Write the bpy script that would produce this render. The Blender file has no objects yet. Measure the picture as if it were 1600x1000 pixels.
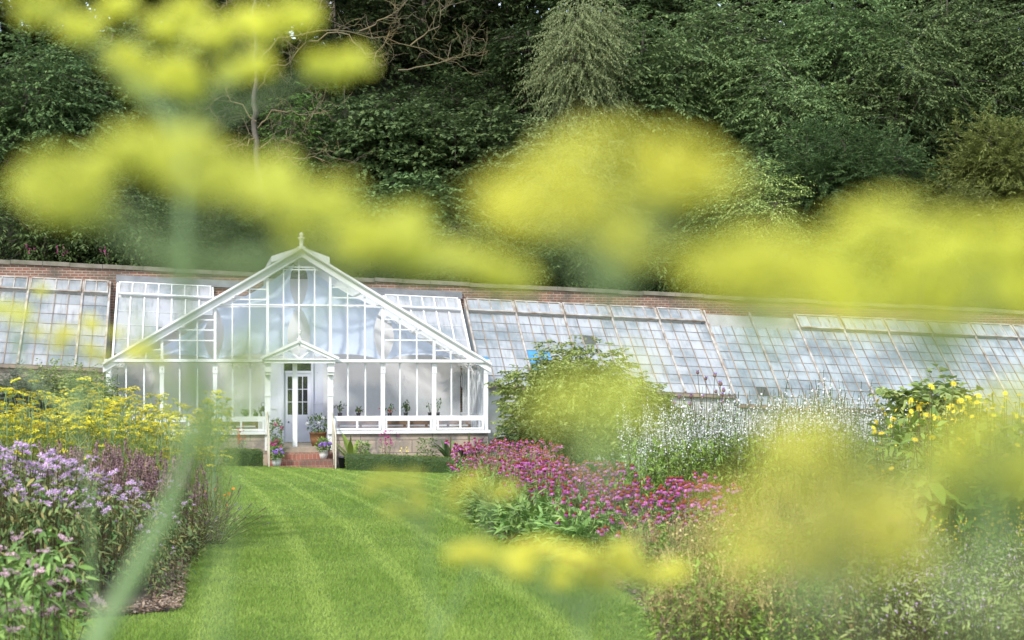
import bpy, math, random
import numpy as np
from mathutils import Matrix, Vector
R_ = math.radians
rng = np.random.default_rng(11)
random.seed(5)
SC = bpy.context.scene
COL = SC.collection

# ------------------------------------------------------------------ camera geometry (metres; camera stands at x=0,y=0)
CZ = 1.65
FPX = 2500.0
PSI = R_(11.0)
CS, SN = math.cos(PSI), math.sin(PSI)
HY = 590.0
def at(px, py, t):
    """world point at depth t (along the viewing direction) on the sight line of a photograph pixel"""
    u = (px-800)/FPX; v = (HY-py)/FPX
    return np.array([t*(SN+u*CS), t*(CS-u*SN), CZ+v*t])
def depth_y(px, Y):
    u = (px-800)/FPX
    return Y/(CS-u*SN)
def on_y(px, py, Y):
    return at(px, py, depth_y(px, Y))
def X_at(px, Y): return on_y(px, HY, Y)[0]
def Z_at(py, t): return CZ+(HY-py)/FPX*t

YF = 46.3      # conservatory front
YW = 50.7      # garden wall face

def G(X, Y):
    X = np.asarray(X, float); Y = np.asarray(Y, float)
    s = np.clip((Y-10)/34, 0, 1); s = s*s*(3-2*s)
    return -.025*np.clip(Y-10, 0, 40) - .04*np.clip(X-3, -25, 60)*s
def Gz(X, Y): return float(G(X, Y))
def ground(px, t):
    p = at(px, HY, t); return np.array([p[0], p[1], Gz(p[0], p[1])])
def wall_top(X): return 5.02-.038*X
def H(X, Y):
    X = np.asarray(X, float); Y = np.asarray(Y, float)
    d = np.clip(Y-YW-.5, 0, 27)
    return 3.4-.038*np.clip(X, -60, 80)+.53*d+.35*np.sin(X*.31)*np.clip(d/6, 0, 1)+.3*np.sin(Y*.5+X*.17)*np.clip(d/6, 0, 1)

# ------------------------------------------------------------------ mesh builder
class Geo:
    def __init__(s): s.V = []; s.F = []; s.n = 0
    def add(s, v, f, m=0):
        v = np.asarray(v, float).reshape(-1, 3); f = np.asarray(f, int)
        s.V.append(v); s.F.append((f+s.n, m)); s.n += len(v); return s
    def merge(s, o, off=(0, 0, 0), sc=1.0, rz=0.0, mm=None):
        c, q = math.cos(rz), math.sin(rz); Rm = np.array([[c, -q, 0], [q, c, 0], [0, 0, 1]])
        v = (np.concatenate(o.V)*sc)@Rm.T+np.array(off)
        s.V.append(v)
        for f, m in o.F: s.F.append((f+s.n, m if mm is None else mm[m]))
        s.n += len(v)
    def mesh(s, name, mats, smooth=False, origin=(0, 0, 0)):
        V = np.concatenate(s.V)-np.array(origin) if s.V else np.zeros((0, 3))
        me = bpy.data.meshes.new(name)
        me.vertices.add(len(V)); me.vertices.foreach_set('co', V.astype(np.float32).ravel())
        loops = np.concatenate([f.ravel() for f, m in s.F]); tot = np.concatenate([np.full(len(f), f.shape[1]) for f, m in s.F])
        mi = np.concatenate([np.full(len(f), m) for f, m in s.F])
        me.loops.add(len(loops)); me.loops.foreach_set('vertex_index', loops.astype(np.int32))
        me.polygons.add(len(tot)); st = np.concatenate([[0], np.cumsum(tot)[:-1]])
        me.polygons.foreach_set('loop_start', st.astype(np.int32))
        me.polygons.foreach_set('material_index', mi.astype(np.int32))
        for m in (mats if isinstance(mats, (list, tuple)) else [mats]): me.materials.append(m)
        me.update(calc_edges=True); me.validate()
        me.polygons.foreach_set('use_smooth', np.full(len(me.polygons), bool(smooth)))
        return me

def nrm(a): return a/np.maximum(np.linalg.norm(a, axis=-1, keepdims=True), 1e-9)
def rnd_dir(n):
    return nrm(rng.normal(size=(n, 3)))

def box(g, x0, x1, y0, y1, z0, z1, m=0):
    v = [(x0,y0,z0),(x1,y0,z0),(x1,y1,z0),(x0,y1,z0),(x0,y0,z1),(x1,y0,z1),(x1,y1,z1),(x0,y1,z1)]
    g.add(v, [(0,3,2,1),(4,5,6,7),(0,1,5,4),(1,2,6,5),(2,3,7,6),(3,0,4,7)], m)
def beam(g, p, q, w, h, m=0, up=(0, 0, 1)):
    """box from p to q, w wide (sideways), h high (towards up), centred on the line"""
    p = np.array(p, float); q = np.array(q, float); d = nrm(q-p); up = np.array(up, float)
    s = np.cross(d, up); s = s/np.linalg.norm(s); u = np.cross(s, d)
    v = []
    for e in (p, q):
        for a, b in ((-1,-1),(1,-1),(1,1),(-1,1)): v.append(e+s*a*w/2+u*b*h/2)
    g.add(v, [(0,1,2,3),(7,6,5,4),(0,4,5,1),(1,5,6,2),(2,6,7,3),(3,7,4,0)], m)
def tube(g, pts, rad, sides=6, m=0):
    pts = np.asarray(pts, float); k = len(pts); rad = np.broadcast_to(np.asarray(rad, float), (k,))
    t = np.gradient(pts, axis=0); t = nrm(t)
    ref = np.array([.31, .17, .94]) if abs(t[:, 2]).mean() < .9 else np.array([.9, .4, .1])
    a = nrm(np.cross(t, ref)); b = np.cross(t, a)
    an = np.arange(sides)*2*math.pi/sides
    v = pts[:, None, :]+rad[:, None, None]*(np.cos(an)[None, :, None]*a[:, None, :]+np.sin(an)[None, :, None]*b[:, None, :])
    f = []
    for i in range(k-1):
        for j in range(sides):
            j2 = (j+1) % sides
            f.append((i*sides+j, i*sides+j2, (i+1)*sides+j2, (i+1)*sides+j))
    g.add(v.reshape(-1, 3), f, m)
def stems(g, B, M, T, r0, r1, segs=4, sides=3, m=0):
    """many bent stems at once: quadratic curves base B, middle M, tip T"""
    B = np.atleast_2d(B); M = np.atleast_2d(M); T = np.atleast_2d(T); n = len(B)
    s = np.linspace(0, 1, segs+1)[None, :, None]
    P = (1-s)**2*B[:, None]+2*s*(1-s)*M[:, None]+s*s*T[:, None]
    d = nrm(T-B); ref = np.where(np.abs(d[:, 2:3]) > .8, np.array([[1., .3, 0]]), np.array([[0, .2, 1.]]))
    a = nrm(np.cross(d, ref)); b = np.cross(d, a)
    an = np.arange(sides)*2*math.pi/sides
    r = (np.broadcast_to(r0, (n,))[:, None]*(1-s[:, :, 0])+np.broadcast_to(r1, (n,))[:, None]*s[:, :, 0])
    ring = np.cos(an)[None, :, None]*a[:, None]+np.sin(an)[None, :, None]*b[:, None]
    v = P[:, :, None, :]+r[:, :, None, None]*ring[:, None]
    idx = np.arange(n*(segs+1)*sides).reshape(n, segs+1, sides)
    lo = idx[:, :-1]; hi = idx[:, 1:]
    f = np.stack([lo, np.roll(lo, -1, 2), np.roll(hi, -1, 2), hi], -1).reshape(-1, 4)
    g.add(v.reshape(-1, 3), f, m)
    return P
def leaves(g, P, D, N, L, W, m=0, curl=.12, fold=.12, wide=.45):
    P = np.atleast_2d(P); n = len(P); D = nrm(np.broadcast_to(D, (n, 3))); N = np.broadcast_to(N, (n, 3))
    S = nrm(np.cross(D, N)); N = np.cross(S, D)
    L = np.broadcast_to(L, (n,))[:, None]; W = np.broadcast_to(W, (n,))[:, None]
    v = np.stack([P, P+D*L*wide+S*W*.5+N*W*fold, P+D*L-N*L*curl, P+D*L*wide-S*W*.5+N*W*fold], 1)
    g.add(v.reshape(-1, 3), np.arange(4*n).reshape(n, 4), m)
def blades(g, P, D, N, L, W, m=0, curl=.4, segs=3):
    """long curved strap or lance leaves"""
    P = np.atleast_2d(P); n = len(P); D = nrm(np.broadcast_to(D, (n, 3))); N = np.broadcast_to(N, (n, 3))
    S = nrm(np.cross(D, N)); N = np.cross(S, D)
    L = np.broadcast_to(L, (n,))[:, None]; W = np.broadcast_to(W, (n,))[:, None]; curl = np.broadcast_to(curl, (n,))[:, None]
    rows = []
    for i in range(segs+1):
        s = i/segs; w = W*.5*max(.04, math.sin(math.pi*min(1, (s*.86+.12))))
        c = P+D*L*s-N*L*curl*s*s
        rows += [c+S*w, c-S*w]
    v = np.stack(rows, 1); idx = np.arange(n*2*(segs+1)).reshape(n, segs+1, 2)
    f = np.stack([idx[:, :-1, 0], idx[:, :-1, 1], idx[:, 1:, 1], idx[:, 1:, 0]], -1).reshape(-1, 4)
    g.add(v.reshape(-1, 3), f, m)
def lathe(g, prof, c=(0, 0, 0), sides=12, m=0):
    prof = np.asarray(prof, float); an = np.arange(sides)*2*math.pi/sides
    v = np.stack([prof[:, None, 0]*np.cos(an), prof[:, None, 0]*np.sin(an), np.broadcast_to(prof[:, None, 1], (len(prof), sides))], -1)+np.array(c)
    f = [(i*sides+j, i*sides+(j+1) % sides, (i+1)*sides+(j+1) % sides, (i+1)*sides+j) for i in range(len(prof)-1) for j in range(sides)]
    g.add(v.reshape(-1, 3), f, m)
def octas(g, P, r, m=0):
    P = np.atleast_2d(P); n = len(P); r = np.broadcast_to(r, (n,))[:, None, None]
    o = np.array([(1,0,0),(-1,0,0),(0,1,0),(0,-1,0),(0,0,.8),(0,0,-.8)])
    v = P[:, None]+o[None]*r
    f = np.array([(0,2,4),(2,1,4),(1,3,4),(3,0,4),(2,0,5),(1,2,5),(3,1,5),(0,3,5)])
    g.add(v.reshape(-1, 3), (np.arange(n)[:, None, None]*6+f[None]).reshape(-1, 3), m)
def cards(g, P, r, m=0, N=None):
    """small round-ish four-pointed florets, facing N (or any way)"""
    P = np.atleast_2d(P); n = len(P); N = rnd_dir(n) if N is None else nrm(N+rng.normal(size=(n, 3))*.35)
    A = nrm(np.cross(N, rnd_dir(n))); B = np.cross(N, A); r = np.broadcast_to(r, (n,))[:, None]
    v = np.stack([P+A*r, P+B*r, P-A*r, P-B*r], 1)
    g.add(v.reshape(-1, 3), np.arange(4*n).reshape(n, 4), m)

# ------------------------------------------------------------------ objects
ORG = {}
def link(o): COL.objects.link(o); return o
def tag(o, label=None, cat=None, group=None, kind=None):
    if label: o['label'] = label
    if cat: o['category'] = cat
    if group: o['group'] = group
    if kind: o['kind'] = kind
    return o
def thing(name, label, cat, loc=(0, 0, 0), group=None, rz=0, sc=1.0):
    o = link(bpy.data.objects.new(name, None)); o.location = loc; o.rotation_euler = (0, 0, rz); o.scale = (sc,)*3
    o.empty_display_size = .1
    ORG[o.name] = np.array(loc, float)
    return tag(o, label, cat, group)
def part(name, g, mats, parent, smooth=False, label=None):
    """mesh given in world coordinates, stored relative to its parent's origin"""
    org = ORG.get(parent.name, np.zeros(3)) if parent else np.zeros(3)
    o = link(bpy.data.objects.new(name, g.mesh(name, mats, smooth, org)))
    if parent: o.parent = parent
    ORG[o.name] = org
    if label: o['label'] = label
    return o
def single(name, g, mats, label, cat, loc, group=None, smooth=False):
    o = link(bpy.data.objects.new(name, g.mesh(name, mats, smooth, loc))); o.location = loc
    ORG[o.name] = np.array(loc, float)
    return tag(o, label, cat, group)
def struct(name, g, mats, smooth=False, kind='structure'):
    o = link(bpy.data.objects.new(name, g.mesh(name, mats, smooth))); o['kind'] = kind
    return o
def sub(name, mesh, parent, loc=(0, 0, 0), rot=(0, 0, 0), sc=1.0):
    o = link(bpy.data.objects.new(name, mesh)); o.parent = parent; o.location = loc; o.rotation_euler = rot
    o.scale = (sc,)*3 if np.isscalar(sc) else sc
    return o

# ------------------------------------------------------------------ materials
def newmat(name):
    m = bpy.data.materials.new(name); m.use_nodes = True; nt = m.node_tree; nt.nodes.clear()
    return m, nt, nt.nodes, nt.links
def lin(h):
    h = h.lstrip('#'); c = [int(h[i:i+2], 16)/255 for i in (0, 2, 4)]
    return tuple([(x/12.92 if x <= .04045 else ((x+.055)/1.055)**2.4) for x in c]+[1])
def ramp(nodes, links, fac, stops):
    r = nodes.new('ShaderNodeValToRGB'); e = r.color_ramp.elements
    while len(e) < len(stops): e.new(.5)
    for i, (p, c) in enumerate(stops):
        e[i].position = p; e[i].color = c if len(c) == 4 else (*c, 1)
    links.new(fac, r.inputs[0]); return r.outputs[0]
def mixc(nodes, links, fac, a, b, mode='MIX'):
    x = nodes.new('ShaderNodeMix'); x.data_type = 'RGBA'; x.blend_type = mode
    if hasattr(fac, 'default_value'): links.new(fac, x.inputs[0])
    else: x.inputs[0].default_value = fac
    for i, c in ((6, a), (7, b)):
        if hasattr(c, 'default_value'): links.new(c, x.inputs[i])
        else: x.inputs[i].default_value = c if len(c) == 4 else (*c, 1)
    return x.outputs[2]
def noise(nodes, links, scale, detail=4, vec=None, rough=.55, w=None):
    n = nodes.new('ShaderNodeTexNoise'); n.inputs['Scale'].default_value = scale; n.inputs['Detail'].default_value = detail
    n.inputs['Roughness'].default_value = rough
    if vec is not None: links.new(vec, n.inputs['Vector'])
    return n.outputs['Fac']
def leafmat(name, cols, trans=.28, rough=.5, spec=.3, tint=.25):
    """per-leaf colour drawn from cols, with a soft change from plant to plant"""
    m, nt, N, L = newmat(name)
    geo = N.new('ShaderNodeNewGeometry'); oi = N.new('ShaderNodeObjectInfo')
    col = ramp(N, L, geo.outputs['Random Per Island'], [(i/max(1, len(cols)-1), c) for i, c in enumerate(cols)])
    if tint:
        hs = N.new('ShaderNodeHueSaturation')
        mr = N.new('ShaderNodeMapRange'); L.new(oi.outputs['Random'], mr.inputs[0]); mr.inputs[3].default_value = .5-.010; mr.inputs[4].default_value = .5+.010
        mv = N.new('ShaderNodeMapRange'); L.new(oi.outputs['Random'], mv.inputs[0]); mv.inputs[3].default_value = 1-tint; mv.inputs[4].default_value = 1+tint
        L.new(mr.outputs[0], hs.inputs['Hue']); L.new(mv.outputs[0], hs.inputs['Value']); L.new(col, hs.inputs['Color']); col = hs.outputs[0]
    b = N.new('ShaderNodeBsdfPrincipled'); b.inputs['Roughness'].default_value = rough; b.inputs['Specular IOR Level'].default_value = spec
    L.new(col, b.inputs['Base Color'])
    t = N.new('ShaderNodeBsdfTranslucent'); L.new(col, t.inputs['Color'])
    mx = N.new('ShaderNodeMixShader'); mx.inputs[0].default_value = trans
    L.new(b.outputs[0], mx.inputs[1]); L.new(t.outputs[0], mx.inputs[2])
    o = N.new('ShaderNodeOutputMaterial'); L.new(mx.outputs[0], o.inputs[0])
    return m
def plain(name, col, rough=.6, spec=.4, var=.12, scale=6, col2=None, bump=0, metal=0, bscale=40):
    m, nt, N, L = newmat(name)
    tc = N.new('ShaderNodeTexCoord')
    f = noise(N, L, scale, 5, tc.outputs['Object'])
    c2 = col2 if col2 else tuple(x*(1-var*2) for x in col[:3])
    c = ramp(N, L, f, [(.35, col), (.7, c2)])
    b = N.new('ShaderNodeBsdfPrincipled'); L.new(c, b.inputs['Base Color']); b.inputs['Roughness'].default_value = rough
    b.inputs['Specular IOR Level'].default_value = spec; b.inputs['Metallic'].default_value = metal
    if bump:
        f2 = noise(N, L, bscale, 6, tc.outputs['Object']); bp = N.new('ShaderNodeBump'); bp.inputs['Strength'].default_value = bump
        bp.inputs['Distance'].default_value = .02; L.new(f2, bp.inputs['Height']); L.new(bp.outputs[0], b.inputs['Normal'])
    o = N.new('ShaderNodeOutputMaterial'); L.new(b.outputs[0], o.inputs[0])
    return m
def brickmat(name, c1, c2, mortar, bw, bh, msize=.012, axes='XZ', stain=None, rough=.85):
    m, nt, N, L = newmat(name)
    tc = N.new('ShaderNodeTexCoord'); sx = N.new('ShaderNodeSeparateXYZ'); L.new(tc.outputs['Object'], sx.inputs[0])
    cx = N.new('ShaderNodeCombineXYZ'); L.new(sx.outputs[axes[0]], cx.inputs[0]); L.new(sx.outputs[axes[1]], cx.inputs[1])
    br = N.new('ShaderNodeTexBrick'); L.new(cx.outputs[0], br.inputs['Vector'])
    br.inputs['Scale'].default_value = 1; br.inputs['Brick Width'].default_value = bw; br.inputs['Row Height'].default_value = bh
    br.inputs['Mortar Size'].default_value = msize; br.inputs['Mortar Smooth'].default_value = .3; br.inputs['Bias'].default_value = -.1
    br.inputs['Color1'].default_value = c1; br.inputs['Color2'].default_value = c2; br.inputs['Mortar'].default_value = mortar
    n1 = noise(N, L, 1.3, 6, tc.outputs['Object']); n2 = noise(N, L, 9, 4, tc.outputs['Object'])
    c = mixc(N, L, ramp(N, L, n2, [(.3, (0, 0, 0)), (.75, (.55, .55, .55))]), br.outputs['Color'], stain or (.25, .2, .16, 1))
    c = mixc(N, L, ramp(N, L, n1, [(.46, (0, 0, 0)), (.66, (.75, .75, .75))]), c, (.085, .08, .065, 1))
    b = N.new('ShaderNodeBsdfPrincipled'); L.new(c, b.inputs['Base Color']); b.inputs['Roughness'].default_value = rough; b.inputs['Specular IOR Level'].default_value = .2
    bp = N.new('ShaderNodeBump'); bp.inputs['Strength'].default_value = .6; bp.inputs['Distance'].default_value = .01
    L.new(br.outputs['Fac'], bp.inputs['Height']); bp.invert = True; L.new(bp.outputs[0], b.inputs['Normal'])
    o = N.new('ShaderNodeOutputMaterial'); L.new(b.outputs[0], o.inputs[0]); return m
def glassmat(name, tint=(.96, .98, 1, 1), refl=1.0):
    m, nt, N, L = newmat(name)
    tr = N.new('ShaderNodeBsdfTransparent'); tr.inputs[0].default_value = tint
    gl = N.new('ShaderNodeBsdfGlossy'); gl.inputs['Roughness'].default_value = .02
    lw = N.new('ShaderNodeLayerWeight'); lw.inputs[0].default_value = .5; pw = N.new('ShaderNodeMath'); pw.operation = 'POWER'; L.new(lw.outputs['Facing'], pw.inputs[0]); pw.inputs[1].default_value = 5
    mm = N.new('ShaderNodeMath'); mm.operation = 'MULTIPLY_ADD'; L.new(pw.outputs[0], mm.inputs[0]); mm.inputs[1].default_value = .9; mm.inputs[2].default_value = .042*refl
    mx = N.new('ShaderNodeMixShader'); L.new(mm.outputs[0], mx.inputs[0]); L.new(tr.outputs[0], mx.inputs[1]); L.new(gl.outputs[0], mx.inputs[2])
    o = N.new('ShaderNodeOutputMaterial'); L.new(mx.outputs[0], o.inputs[0]); return m
def oldglass(name, cols, clear=.18):
    """limewashed, weathered panes: every pane has its own tone, dirt and gloss, plus painted cloud reflections"""
    m, nt, N, L = newmat(name)
    geo = N.new('ShaderNodeNewGeometry'); tc = N.new('ShaderNodeTexCoord')
    c = ramp(N, L, geo.outputs['Random Per Island'], [(i/(len(cols)-1), x) for i, x in enumerate(cols)])
    n1 = noise(N, L, .8, 5, tc.outputs['Object']); n2 = noise(N, L, 5, 6, tc.outputs['Object'])
    c = mixc(N, L, ramp(N, L, n1, [(.47, (0, 0, 0)), (.6, (.7, .7, .7))]), c, (.28, .36, .41, 1))  # broad blue-grey patches paint large cloud reflections into the pane colour
    c = mixc(N, L, ramp(N, L, n2, [(.5, (0, 0, 0)), (.75, (.4, .4, .4))]), c, (.62, .64, .62, 1))
    st = N.new('ShaderNodeMapping'); st.inputs['Scale'].default_value = (9, 1.1, 1.1); L.new(tc.outputs['Object'], st.inputs[0])
    c = mixc(N, L, ramp(N, L, noise(N, L, 1, 5, st.outputs[0]), [(.5, (0, 0, 0)), (.7, (.6, .6, .6))]), c, (.26, .28, .29, 1))
    b0 = N.new('ShaderNodeBsdfPrincipled'); L.new(c, b0.inputs['Base Color']); b0.inputs['Roughness'].default_value = .06
    b0.inputs['Specular IOR Level'].default_value = .7
    tl = N.new('ShaderNodeBsdfTranslucent'); L.new(c, tl.inputs[0]); b = N.new('ShaderNodeMixShader'); b.inputs[0].default_value = .42; L.new(b0.outputs[0], b.inputs[1]); L.new(tl.outputs[0], b.inputs[2])
    tr = N.new('ShaderNodeBsdfTransparent'); mx = N.new('ShaderNodeMixShader')
    L.new(ramp(N, L, n1, [(.4, (clear*.6,)*3), (.7, (min(1, clear*2.2),)*3)]), mx.inputs[0])
    L.new(b.outputs[0], mx.inputs[1]); L.new(tr.outputs[0], mx.inputs[2])
    o = N.new('ShaderNodeOutputMaterial'); L.new(mx.outputs[0], o.inputs[0]); return m

M = {}
M['paint'] = plain('white_paint', (.70, .72, .73, 1), .42, .4, .05, 2.5)
M['paint_old'] = plain('weathered_white_paint', (.42, .41, .39, 1), .6, .3, .2, 3, (.18, .13, .09))
M['bar_rust'] = plain('rusty_glazing_bar', (.16, .14, .125, 1), .7, .3, .2, 2, (.34, .26, .18))
M['limewash'] = plain('limewashed_wall', (.70, .71, .73, 1), .8, .2, .03, 1.2, (.64, .65, .67), .3, 0, 25)
M['door'] = plain('lilac_white_door_paint', (.62, .64, .74, 1), .45, .4, .04, 2)
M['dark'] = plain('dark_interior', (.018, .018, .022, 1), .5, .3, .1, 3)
M['wood'] = plain('brown_bench_wood', (.17, .10, .06, 1), .65, .3, .2, 7, (.26, .17, .11))
M['lead'] = plain('grey_lead_flashing', (.22, .23, .25, 1), .55, .4, .12, 2, (.13, .135, .15))
M['stone'] = plain('landing_stone', (.33, .28, .22, 1), .85, .2, .12, 5, (.22, .19, .16), .3)
M['coping'] = plain('mossy_coping_stone', (.21, .19, .16, 1), .9, .2, .2, 2.2, (.11, .11, .075), .5)
M['brick'] = brickmat('old_red_brick', (.23, .08, .052, 1), (.12, .06, .047, 1), (.33, .29, .24, 1), .235, .082, .014)
M['stepbrick'] = brickmat('step_brick', (.32, .12, .085, 1), (.24, .085, .06, 1), (.34, .27, .22, 1), .115, .18, .01, stain=(.3, .16, .12, 1))
def ashlar():
    m, nt, N, L = newmat('weathered_ashlar'); tc = N.new('ShaderNodeTexCoord'); sx = N.new('ShaderNodeSeparateXYZ'); L.new(tc.outputs['Object'], sx.inputs[0])
    ad = N.new('ShaderNodeMath'); L.new(sx.outputs['X'], ad.inputs[0]); L.new(sx.outputs['Y'], ad.inputs[1])
    cx = N.new('ShaderNodeCombineXYZ'); L.new(ad.outputs[0], cx.inputs[0]); L.new(sx.outputs['Z'], cx.inputs[1])
    br = N.new('ShaderNodeTexBrick'); L.new(cx.outputs[0], br.inputs['Vector']); br.inputs['Scale'].default_value = 1
    br.inputs['Brick Width'].default_value = 1.05; br.inputs['Row Height'].default_value = .37; br.inputs['Mortar Size'].default_value = .012; br.offset = .43
    br.inputs['Color1'].default_value = (.42, .34, .26, 1); br.inputs['Color2'].default_value = (.30, .25, .21, 1); br.inputs['Mortar'].default_value = (.16, .14, .12, 1)
    c = mixc(N, L, ramp(N, L, noise(N, L, 1.6, 6, tc.outputs['Object']), [(.45, (0, 0, 0)), (.62, (.8, .8, .8))]), br.outputs['Color'], (.13, .125, .125, 1))
    c = mixc(N, L, ramp(N, L, noise(N, L, 4, 6, tc.outputs['Object']), [(.55, (0, 0, 0)), (.7, (.6, .6, .6))]), c, (.50, .42, .33, 1))
    b = N.new('ShaderNodeBsdfPrincipled'); L.new(c, b.inputs['Base Color']); b.inputs['Roughness'].default_value = .9
    bp = N.new('ShaderNodeBump'); bp.inputs['Strength'].default_value = .5; bp.inputs['Distance'].default_value = .02
    L.new(noise(N, L, 14, 6, tc.outputs['Object']), bp.inputs['Height']); L.new(bp.outputs[0], b.inputs['Normal'])
    o = N.new('ShaderNodeOutputMaterial'); L.new(b.outputs[0], o.inputs[0]); return m
M['ashlar'] = ashlar()
M['glass'] = glassmat('clear_glass', (.985, .99, 1, 1), 1.8)
M['glass_roof'] = glassmat('roof_glass', (.98, .99, 1, 1), 1)
M['outwash'] = plain('stained_outdoor_limewash', (.50, .51, .50, 1), .9, .1, .1, 1.4, (.33, .335, .31), .4, 0, 18)
M['cloth'] = leafmat('white_shade_cloth', [(.56, .65, .80, 1), (.56, .65, .80, 1)], .35, .9, .05, 0)
M['pane_old'] = oldglass('weathered_limewashed_glass', [(.54, .59, .65, 1), (.62, .66, .71, 1), (.57, .62, .68, 1), (.46, .52, .59, 1), (.66, .70, .74, 1), (.56, .61, .67, 1), (.52, .57, .63, 1)], .12)
M['pane_left'] = oldglass('mottled_limewashed_glass', [(.50, .53, .57, 1), (.62, .64, .67, 1), (.40, .44, .48, 1), (.58, .61, .64, 1)], .16)
M['pane_new'] = oldglass('clean_limewashed_glass', [(.50, .52, .56, 1), (.58, .60, .63, 1), (.54, .56, .60, 1)], .06)
M['pane_green'] = oldglass('greenish_limewashed_glass', [(.48, .57, .61, 1), (.56, .64, .68, 1), (.42, .51, .57, 1), (.60, .67, .71, 1), (.52, .60, .65, 1), (.46, .54, .60, 1)], .16)
M['blue'] = plain('blue_plastic_sheet', (.05, .25, .55, 1), .4, .5, .15, 3, None, .6, 0, 6)
M['terracotta'] = plain('woven_brown_pot', (.24, .12, .06, 1), .85, .2, .2, 12, (.15, .07, .035), .6)
M['whitepot'] = plain('white_glazed_pot', (.62, .62, .62, 1), .5, .4, .1, 9)
M['blackpot'] = plain('black_plastic_pot', (.02, .022, .03, 1), .5, .4, .1, 4)
M['rail'] = plain('cream_painted_rail', (.50, .46, .37, 1), .45, .4, .08, 5)
M['iron'] = plain('dark_iron', (.035, .034, .036, 1), .6, .4, .1, 5)
M['bark'] = plain('grey_brown_bark', (.12, .10, .085, 1), .9, .15, .2, 4, (.07, .058, .05), .6)
M['bark_pale'] = plain('pale_bark', (.13, .12, .10, 1), .9, .15, .2, 4, (.075, .068, .058), .5)
M['lichen'] = plain('lichen_covered_twigs', (.13, .115, .085, 1), .9, .1, .2, 1.2, (.19, .15, .07))
def soilmat():
    m, nt, N, L = newmat('dark_soil'); tc = N.new('ShaderNodeTexCoord')
    c = ramp(N, L, noise(N, L, 6, 8, tc.outputs['Object']), [(.3, (.035, .025, .018)), (.6, (.075, .055, .04)), (.8, (.12, .095, .07))])
    b = N.new('ShaderNodeBsdfPrincipled'); L.new(c, b.inputs['Base Color']); b.inputs['Roughness'].default_value = .95
    bp = N.new('ShaderNodeBump'); bp.inputs['Distance'].default_value = .04; L.new(noise(N, L, 22, 6, tc.outputs['Object']), bp.inputs['Height']); L.new(bp.outputs[0], b.inputs['Normal'])
    o = N.new('ShaderNodeOutputMaterial'); L.new(b.outputs[0], o.inputs[0]); return m
M['soil'] = soilmat()
def grasscol(N, L, vec, base1, base2):
    """mown stripes that follow the lawn, plus drier and lusher patches"""
    sx = N.new('ShaderNodeSeparateXYZ'); L.new(vec, sx.inputs[0])
    # the stripe coordinate runs across the lawn and bends with it
    a = N.new('ShaderNodeMath'); a.operation = 'MULTIPLY'; L.new(sx.outputs['Y'], a.inputs[0]); a.inputs[1].default_value = -.075
    y2 = N.new('ShaderNodeMath'); y2.operation = 'MULTIPLY'; L.new(sx.outputs['Y'], y2.inputs[0]); L.new(sx.outputs['Y'], y2.inputs[1])
    b2 = N.new('ShaderNodeMath'); b2.operation = 'MULTIPLY_ADD'; L.new(y2.outputs[0], b2.inputs[0]); b2.inputs[1].default_value = .0016; L.new(a.outputs[0], b2.inputs[2])
    s = N.new('ShaderNodeMath'); L.new(sx.outputs['X'], s.inputs[0]); L.new(b2.outputs[0], s.inputs[1])
    k = N.new('ShaderNodeMath'); k.operation = 'MULTIPLY'; L.new(s.outputs[0], k.inputs[0]); k.inputs[1].default_value = 8.0
    s0 = N.new('ShaderNodeMath'); s0.operation = 'SINE'; L.new(k.outputs[0], s0.inputs[0]); mr = N.new('ShaderNodeMapRange'); L.new(s0.outputs[0], mr.inputs[0]); mr.inputs[1].default_value = .55; mr.inputs[2].default_value = 1.; mr.inputs[3].default_value = 0; mr.inputs[4].default_value = 1
    si = N.new('ShaderNodeMath'); si.operation = 'MULTIPLY'; L.new(mr.outputs[0], si.inputs[0]); si.inputs[1].default_value = 1.7
    n1 = noise(N, L, .55, 5, vec); n2 = noise(N, L, 3.5, 4, vec)
    f = N.new('ShaderNodeMath'); f.operation = 'MULTIPLY_ADD'; L.new(si.outputs[0], f.inputs[0]); f.inputs[1].default_value = .22; L.new(n1, f.inputs[2])
    f2 = N.new('ShaderNodeMath'); f2.operation = 'MULTIPLY_ADD'; L.new(n2, f2.inputs[0]); f2.inputs[1].default_value = .35; L.new(f.outputs[0], f2.inputs[2])
    return ramp(N, L, f2.outputs[0], [(.38, base1), (.98, base2)])
def lawnmat():
    m, nt, N, L = newmat('mown_lawn'); tc = N.new('ShaderNodeTexCoord')
    c = grasscol(N, L, tc.outputs['Object'], (.11, .18, .03), (.19, .28, .06))
    c = mixc(N, L, ramp(N, L, noise(N, L, 60, 3, tc.outputs['Object']), [(.35, (.7, .7, .7)), (.7, (0, 0, 0))]), c, (.03, .07, .01, 1))
    b = N.new('ShaderNodeBsdfPrincipled'); L.new(c, b.inputs['Base Color']); b.inputs['Roughness'].default_value = .8; b.inputs['Specular IOR Level'].default_value = .2
    bp = N.new('ShaderNodeBump'); bp.inputs['Distance'].default_value = .03; L.new(noise(N, L, 70, 4, tc.outputs['Object']), bp.inputs['Height']); L.new(bp.outputs[0], b.inputs['Normal'])
    o = N.new('ShaderNodeOutputMaterial'); L.new(b.outputs[0], o.inputs[0]); return m
M['lawn'] = lawnmat()
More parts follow.
